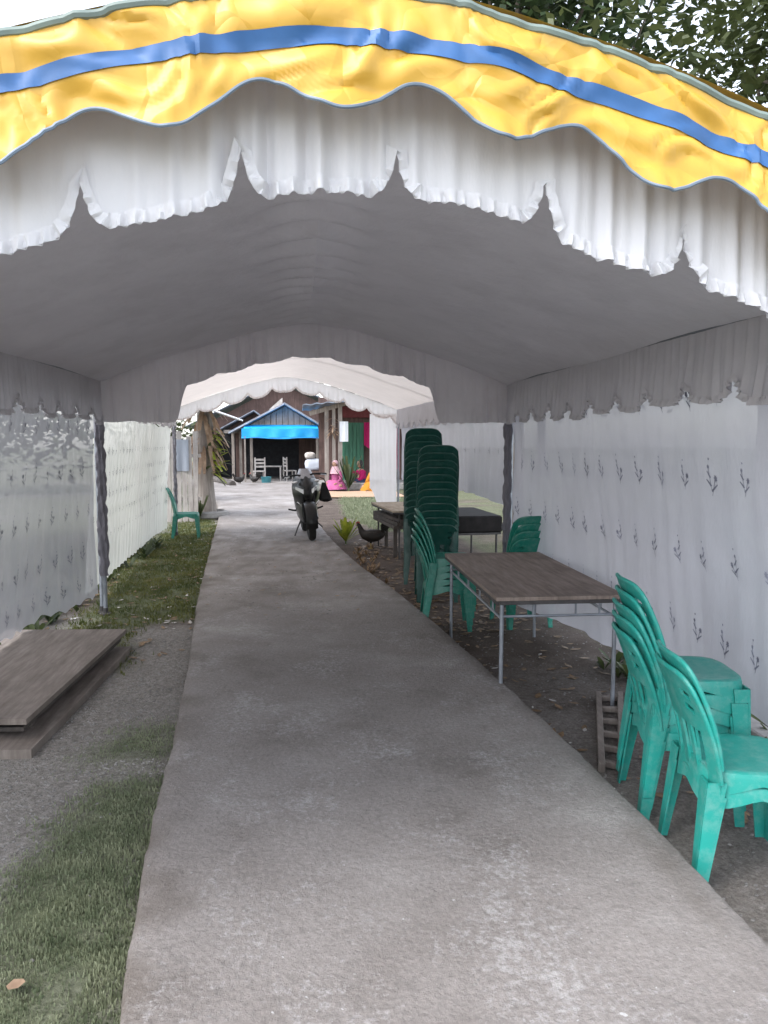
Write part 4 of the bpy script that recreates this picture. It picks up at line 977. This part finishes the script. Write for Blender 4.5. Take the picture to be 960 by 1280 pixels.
MB().shell(lambda u, v: (t0.x+(t1.x-t0.x)*u, -2.0+1.7*v*(1 if v < .98 else 1), t1.z+.05*math.sin(u*PI*3)*(1-v)*.4+(t0.z-t1.z+.14)*v**.8), 30, 8, .015).build('tarp_awning', M['bluetarp'], house)
MB().shell(lambda u, v: (t0.x+(t1.x-t0.x)*u, -2.0+.04*math.sin(u*25)*v, t1.z+.06+.32*(1-v)-.0*u+.03*math.sin(u*PI*3)*.3-.02), 40, 6, .012).build('tarp_valance', M['bluetarp'], house)
for px in (306, 396): q = hp(px, 548, 28.55); MB().box((q.x, -1.95, q.z/2), (.06, .06, q.z+.15)).build('awning_post', M['post'], house, smooth=False)
rq0, rq1 = hp(398, 540, 29.4), hp(405, 552, 29.4); MB().box(((rq0.x+rq1.x)/2, -1.1, (rq0.z+rq1.z)/2), (rq1.x-rq0.x, .03, rq0.z-rq1.z)).build('red_panel', M['maroon'], house, smooth=False)
# things under the awning
def woodchair(x, y, rz, label):
    t = empty('wooden_chair', (x, y, 0), rz, label, 'chair')
    MB().box((0, 0, .44), (.42, .42, .04)).build('seat', M['plank'], t, smooth=False)
    for sx in (-1, 1):
        for sy in (-1, 1): MB().box((sx*.18, sy*.18, .22 if sy > 0 else .48), (.045, .045, .44 if sy > 0 else .97)).build('leg', M['plank'], t, smooth=False)
    for k in range(3): MB().box((0, -.18, .62+.13*k), (.34, .025, .07)).build('back_slat', M['plank'], t, smooth=False)
    return t
woodchair(atY(324, 600, 28.9).x, 29.1, .2, 'pale wooden chair under the left end of blue awning')
woodchair(atY(362, 600, 29.3).x, 29.6, -1.2, 'pale wooden chair deeper under the blue awning')
bt = empty('side_table', (atY(341, 600, 29.8).x, 29.8, 0), 0, 'low grey table between the two wooden chairs', 'table')
MB().box((0, 0, .6), (.7, .5, .04)).build('tabletop', M['plank'], bt, smooth=False)
for sx in (-1, 1):
    for sy in (-1, 1): MB().box((sx*.3, sy*.2, .29), (.05, .05, .6)).build('leg', M['plank'], bt, smooth=False)
bk_ = atY(333, 600, 28.3); tag(MB().lathe([(.13, 0), (.16, .02), (.19, .26), (.2, .27), (.17, .265), (.12, .03)], (bk_.x, 28.2, .0), 14).build('basin', M['cyan']), 'small blue-green bucket under the awning edge', 'bucket')

# porch house at right
PY = 24.6
porch = empty('porch_house', (atY(440, 600, PY).x, PY, 0), 0, 'maroon porch house with green door and grey timber posts', 'house'); qx = porch.location.x
def pp(x, y, Y=PY): p = atY(x, y, Y); return Vector((p.x-qx, Y-PY, p.z))
for px, wd in ((408, .13), (417, .10), (425, .13), (476, .13)):
    q = pp(px, 508); MB().box((q.x, 0, q.z/2-.05), (wd, wd, q.z+.12)).build('post', M['post'], porch, smooth=False)
m = MB(); a, b = pp(398, 514), pp(446, 500); d = b-a; MB().box((a+b)/2, (d.length+.6, .12, .14), 0, -math.atan2(d.z, d.x)).build('rafter', M['post'], porch, smooth=False)
MB().shell(lambda u, v: (a.x-.5+6.5*u, -.7+4.4*v, a.z+.16+2.2*u*.32+.02*math.sin(u*120)), 120, 4, .03).build('roof', M['metalroof'], porch)
e0, e1 = pp(398, 505, 27), pp(520, 505, 27)
MB().box(((e0.x+e1.x)/2, 2.4, 1.5), (e1.x-e0.x, .1, 3.2)).build('wall', M['brownwall'], porch, smooth=False)
f0, f1 = pp(428, 508, 26.6), pp(500, 522, 26.6); MB().box(((f0.x+f1.x)/2, 2.1, (f0.z+f1.z)/2), (f1.x-f0.x, .08, f0.z-f1.z)).build('fascia', M['maroon'], porch, smooth=False)
g0, g1 = pp(427, 530, 26.8), pp(455, 598, 26.8)
dr = MB().box(((g0.x+g1.x)/2, 2.31, g0.z/2+.05), (g1.x-g0.x, .05, g0.z)).build('door', M['greendoor'], porch, smooth=False)
for k in range(6): MB().box((g0.x+(g1.x-g0.x)*(k+.5)/6, 2.275, g0.z/2+.05), ((g1.x-g0.x)/6-.025, .02, g0.z-.1)).build('door_plank', M['greendoor'], dr, smooth=False)
h0, h1 = pp(455, 528, 26), pp(474, 600, 26)
MB().grid(lambda u, v: (h0.x+(h1.x-h0.x+.7)*u, 1.4+.05*math.sin(u*30), h0.z-(h0.z-.55-.9*(1-u))*v), 40, 12).build('door_curtain', M['magenta'], porch)
MB().box((pp(450, 600).x, 1.2, .10), (3.9, 2.3, .22)).build('porch_floor', M['cement'], porch, smooth=False)
k0, k1 = pp(424, 527), pp(435, 552); hc = MB().grid(lambda u, v: (k0.x+qx+(k1.x-k0.x)*u, PY-.15+.03*math.sin(u*8), k0.z-(k0.z-k1.z)*v), 10, 10).build('hung_cloth', M['white']); tag(hc, 'pale cloth hanging from the porch post by green door', 'cloth')
pc = pp(416, 524); m = MB(); r = random.Random(9); hg = empty('hanging_plant', (pc.x+qx, PY-.16, pc.z-.3), 0, 'dry brown plant hanging on the timber porch posts', 'plant')
for k in range(24):
    a = r.uniform(0, 6.3); z = r.uniform(-.15, .35); m = MB(); leafblade(m, (0, 0, z), (.22*math.cos(a), .12*math.sin(a)-.05, z+r.uniform(-.1, .2)), .03, .12); m.build('leaf', M['frond_dry'], hg)
pcc = pp(436, 567, 23.9); rosette((pcc.x+qx, 24.1, .0), 26, 1.15, .5, .05, M['leaf2'], 'dark leafy shrub before the green porch door', 12)

# mat and people
mc = atZ(445, 613); mat_ = MB().shell(lambda u, v: (atZ(398, 613).x+(atZ(490, 613).x-atZ(398, 613).x)*u, 21.2+2.4*v, .02+.006*math.sin(u*14)+.004*math.sin(v*9)), 20, 12, .012).build('woven_mat', M['mat']); tag(mat_, 'tan woven mat spread on the ground for the seated people', 'mat')
def skinbody(name, V, E, Rd, mat, parent, extra=None, sub=2):
    me = bpy.data.meshes.new(name); me.from_pydata(V, E, []); o = bpy.data.objects.new(name, me); COL.objects.link(o)
    sm = o.modifiers.new('s', 'SKIN'); sm.use_smooth_shade = True
    for i, d in enumerate(me.skin_vertices[0].data): d.radius = (Rd[i], Rd[i]); d.use_root = (i == 0)
    ss = o.modifiers.new('u', 'SUBSURF'); ss.levels = ss.render_levels = sub
    dg = bpy.context.evaluated_depsgraph_get(); dg.update(); ev = o.evaluated_get(dg); em = bpy.data.meshes.new_from_object(ev)
    m = MB(); m.v = [v.co.copy() for v in em.vertices]; m.f = [tuple(p.vertices) for p in em.polygons]
    bpy.data.objects.remove(o)
    if extra: extra(m)
    return m.build(name, mat, parent)
def fingers(m, w, d, s):
    """palm and five bent fingers at wrist w, pointing along d; s = +1/-1 thumb side"""
    w, d = Vector(w), Vector(d).normalized(); sd = d.cross(Vector((0, 0, 1))); sd = sd.normalized() if sd.length > .1 else Vector((1, 0, 0)); n = sd.cross(d)
    m.tube([w-d*.01, w+d*.05, w+d*.09], [.026, .038, .036], 10, flat=.45, upv=n)
    for k, L in enumerate((.060, .070, .075, .065)):
        b = w+d*.085+sd*(k-1.5)*.018; m.tube([b, b+d*L*.55-n*.006, b+d*L*.85-n*.025], [.009, .0085, .007], 6)
    b = w+d*.03+sd*s*.03; m.tube([b, b+sd*s*.025+d*.03, b+sd*s*.03+d*.06-n*.01], [.012, .010, .008], 6)
def head(m, c, f):
    c, f = Vector(c), Vector(f).normalized(); sd = f.cross(Vector((0, 0, 1)))
    m.tube([c-Vector((0, 0, .13)), c-Vector((0, 0, .09))+f*.02, c-Vector((0, 0, .03))+f*.01, c+Vector((0, 0, .05)), c+Vector((0, 0, .10)), c+Vector((0, 0, .12))], [.03, .062, .082, .086, .06, .02], 14)
    m.tube([c+f*.08+Vector((0, 0, .02)), c+f*.105-Vector((0, 0, .025))], [.008, .016], 6)
    for s in (-1, 1): m.ball(c+sd*s*.085-Vector((0, 0, .01)), (.012, .018, .03), 8, 6); m.ball(c+sd*s*.032+f*.078+Vector((0, 0, .015)), (.014, .01, .008), 8, 5)
    m.tube([c+f*.083-sd*.022-Vector((0, 0, .06)), c+f*.09-Vector((0, 0, .062)), c+f*.083+sd*.022-Vector((0, 0, .06))], .007, 6)
def hairdo(parent, c, f, long=0, mat='hair', puff=1.0):
    c, f = Vector(c), Vector(f).normalized(); m = MB()
    def fn(u, v):
        a = 2*PI*u; ph = PI/2-(PI*.62+long*.0)*v; rr = .098*puff; d = Vector((math.cos(a), math.sin(a), 0)); fr = max(0, d.dot(f))
        ph = PI/2-PI*(.62-.30*fr)*v
        p = c+Vector((0, 0, .02))-f*.012+d*rr*math.cos(ph)*(1+.05*noise.noise((a*3, v*5, 0)))+Vector((0, 0, 1.2*rr*math.sin(ph)))
        if long and v > .8: p.z -= long*(v-.8)/.2*(1-fr)
        return p
    m.grid(fn, 24, 14); return m.build('hair' if mat == 'hair' else 'headscarf', M[mat], parent)
def seated(loc, rz, label, top, bottom, scarf=None, arm=0, puff=1.0):
    """person sitting on the mat with folded legs, facing local +y"""
    t = empty('person', loc, rz, label, 'person', 'people seated on the mat')
    V = [(0, 0, .13), (0, -.03, .30), (0, -.02, .46), (0, 0, .56), (0, .02, .66), (.15, 0, .53), (.24, .06, .32), (.17, .22, .22), (-.15, 0, .53), (-.24, .06, .32), (-.17, .22, .22),
         (.10, .03, .10), (.34, .22, .12), (.05, .36, .07), (-.06, .40, .06), (-.10, .03, .10), (-.34, .22, .12), (-.05, .28, .08), (.07, .30, .06)]
    if arm: V[6] = (.25, .14, .40); V[7] = (.10, .24, .60)
    E = [(0, 1), (1, 2), (2, 3), (3, 4), (3, 5), (5, 6), (6, 7), (3, 8), (8, 9), (9, 10), (0, 11), (11, 12), (12, 13), (13, 14), (0, 15), (15, 16), (16, 17), (17, 18)]
    Rd = [.15, .135, .14, .075, .05, .06, .045, .03, .06, .045, .03, .10, .075, .05, .04, .10, .075, .05, .04]
    hc = (0, .035, .80)
    def ex(m):
        head(m, hc, (0, 1, 0)); fingers(m, V[7], (-.2, .6, .5) if arm else (-.3, 1, -.3), 1); fingers(m, V[10], (.3, 1, -.3), -1)
    skinbody('body', V, E, Rd, M['skin'], t, ex)
    # top garment: torso and sleeves
    Vt = [(0, 0, .16), (0, -.03, .30), (0, -.02, .46), (0, 0, .555), (.15, 0, .535), V[6], tuple(Vector(V[6]).lerp(Vector(V[7]), .8)), (-.15, 0, .535), V[9], tuple(Vector(V[9]).lerp(Vector(V[10]), .8))]
    skinbody('top', Vt, [(0, 1), (1, 2), (2, 3), (3, 4), (4, 5), (5, 6), (3, 7), (7, 8), (8, 9)], [.17, .16, .165, .085, .078, .066, .05, .078, .066, .05], top, t)
    def sk(u, v):
        a = 2*PI*u; fr = math.sin(a); rx = .22+.20*v; ry = (.20+.18*v) if fr > 0 else (.19+.06*v)
        q = 1+.05*noise.noise((math.cos(a)*2.5, fr*2.5, v*2))+.04*math.sin(a*9)*v
        return (math.cos(a)*rx*q, fr*ry*q+.09*v, .30-.29*v**1.5+.03*noise.noise((a*2, v*3, 3)))
    MB().grid(sk, 40, 10).build('skirt', bottom, t)
    if scarf:
        hairdo(t, hc, (0, 1, 0), .05, scarf, 1.12)
        MB().grid(lambda u, v: ((.10+.12*v)*math.cos(2*PI*u)*(1+.06*math.sin(u*40)*v), (.10+.07*v)*math.sin(2*PI*u)+.02-.01*v, .74-.24*v), 30, 8).build('scarf_drape', M[scarf], t)
    else: hairdo(t, hc, (0, 1, 0), .14, 'hair', puff)
    return t
sA = atZ(419, 612); seated((sA.x, sA.y-.2, .03), R(150), 'person in pink dress and pale pink headscarf sitting on the mat', M['pink'], M['pink'], 'palepink')
sB = atZ(452, 611); seated((sB.x, sB.y+.3, .03), R(112), 'person in magenta top and dark skirt sitting with a raised hand', M['magenta'], M['navy'], None, 1)
sC = atZ(467, 614); seated((sC.x+.02, sC.y-.15, .03), R(35), 'person in mustard clothes sitting on the mat beside the white drape', M['orange'], M['orange'], None)
def standing(loc, rz, label):
    t = empty('person', loc, rz, label, 'person')
    V = [(0, 0, .90), (0, -.01, 1.08), (0, -.01, 1.26), (0, 0, 1.37), (0, .02, 1.46), (.19, 0, 1.33), (.25, .02, 1.06), (.20, .20, .95), (-.19, 0, 1.33), (-.25, .02, 1.06), (-.20, .20, .95),
         (.10, 0, .85), (.12, .03, .47), (.12, 0, .07), (.13, .13, .03), (-.10, 0, .85), (-.12, .0, .47), (-.12, -.05, .07), (-.13, .08, .03)]
    E = [(0, 1), (1, 2), (2, 3), (3, 4), (3, 5), (5, 6), (6, 7), (3, 8), (8, 9), (9, 10), (0, 11), (11, 12), (12, 13), (13, 14), (0, 15), (15, 16), (16, 17), (17, 18)]
    Rd = [.14, .13, .14, .08, .05, .06, .042, .03, .06, .042, .03, .09, .06, .045, .035, .09, .06, .045, .035]; hc = (0, .03, 1.58)
    def ex(m): head(m, hc, (0, 1, 0)); fingers(m, V[7], (-.1, 1, 0), 1); fingers(m, V[10], (.1, 1, 0), -1)
    skinbody('body', V, E, Rd, M['skin'], t, ex)
    skinbody('shirt', [(0, 0, .86), (0, -.01, 1.08), (0, -.01, 1.26), (0, 0, 1.37), (.19, 0, 1.335), (.235, .015, 1.13), (-.19, 0, 1.335), (-.235, .015, 1.13)], [(0, 1), (1, 2), (2, 3), (3, 4), (4, 5), (3, 6), (6, 7)], [.17, .155, .165, .095, .085, .075, .085, .075], M['paleblue'], t)
    skinbody('trousers', [(0, 0, .88), (.10, 0, .82), (.12, .03, .47), (.12, 0, .10), (-.10, 0, .82), (-.12, 0, .47), (-.12, -.05, .10)], [(0, 1), (1, 2), (2, 3), (0, 4), (4, 5), (5, 6)], [.155, .11, .085, .07, .11, .085, .07], M['navy'], t)
    hairdo(t, hc, (0, 1, 0)); return t
# sacks on a crate before the house
sy = 27.6; a, b = atY(382, 588, sy), atY(402, 571, sy); cr_ = empty('crate', ((a.x+b.x)/2, sy, 0), 0, 'brown slatted crate carrying two sacks before the house', 'crate')
for k in range(4):
    for sgn in (-1, 1):
        MB().box((0, sgn*.24, .07+.13*k), (b.x-a.x+.08, .025, .10)).build('slat', M['brownwall'], cr_, smooth=False)
        MB().box((sgn*((b.x-a.x)/2+.05), 0, .07+.13*k), (.025, .46, .10)).build('slat', M['brownwall'], cr_, smooth=False)
MB().box((0, 0, .50), (b.x-a.x+.02, .44, .03)).build('lid', M['brownwall'], cr_, smooth=False)
def sack(cx_, z0, w, h, mat, label):
    def fn(u, v):
        t_ = 2*PI*u; c, q = math.cos(t_), math.sin(t_); k = (c**4+q**4)**-.25; e = (1-abs(2*v-1)**3.5)**.45; n = 1+.10*noise.noise((c*2, q*2, v*3+z0*5))
        return (cx_+c*k*w/2*e*n, sy+q*k*.20*e*n, z0+h*v+.02*noise.noise((c*3, q*3, v*4)))
    return tag(MB().grid(fn, 28, 16).build('sack', mat), label, 'sack', 'sacks on the crate')
sack((a.x+b.x)/2, .505, b.x-a.x+.05, .46, M['paleblue'], 'pale blue-white full sack resting on the brown crate')
sack((a.x+b.x)/2-.12, .94, .38, .24, M['plaster'], 'smaller beige sack lying on the pale blue-white sack')
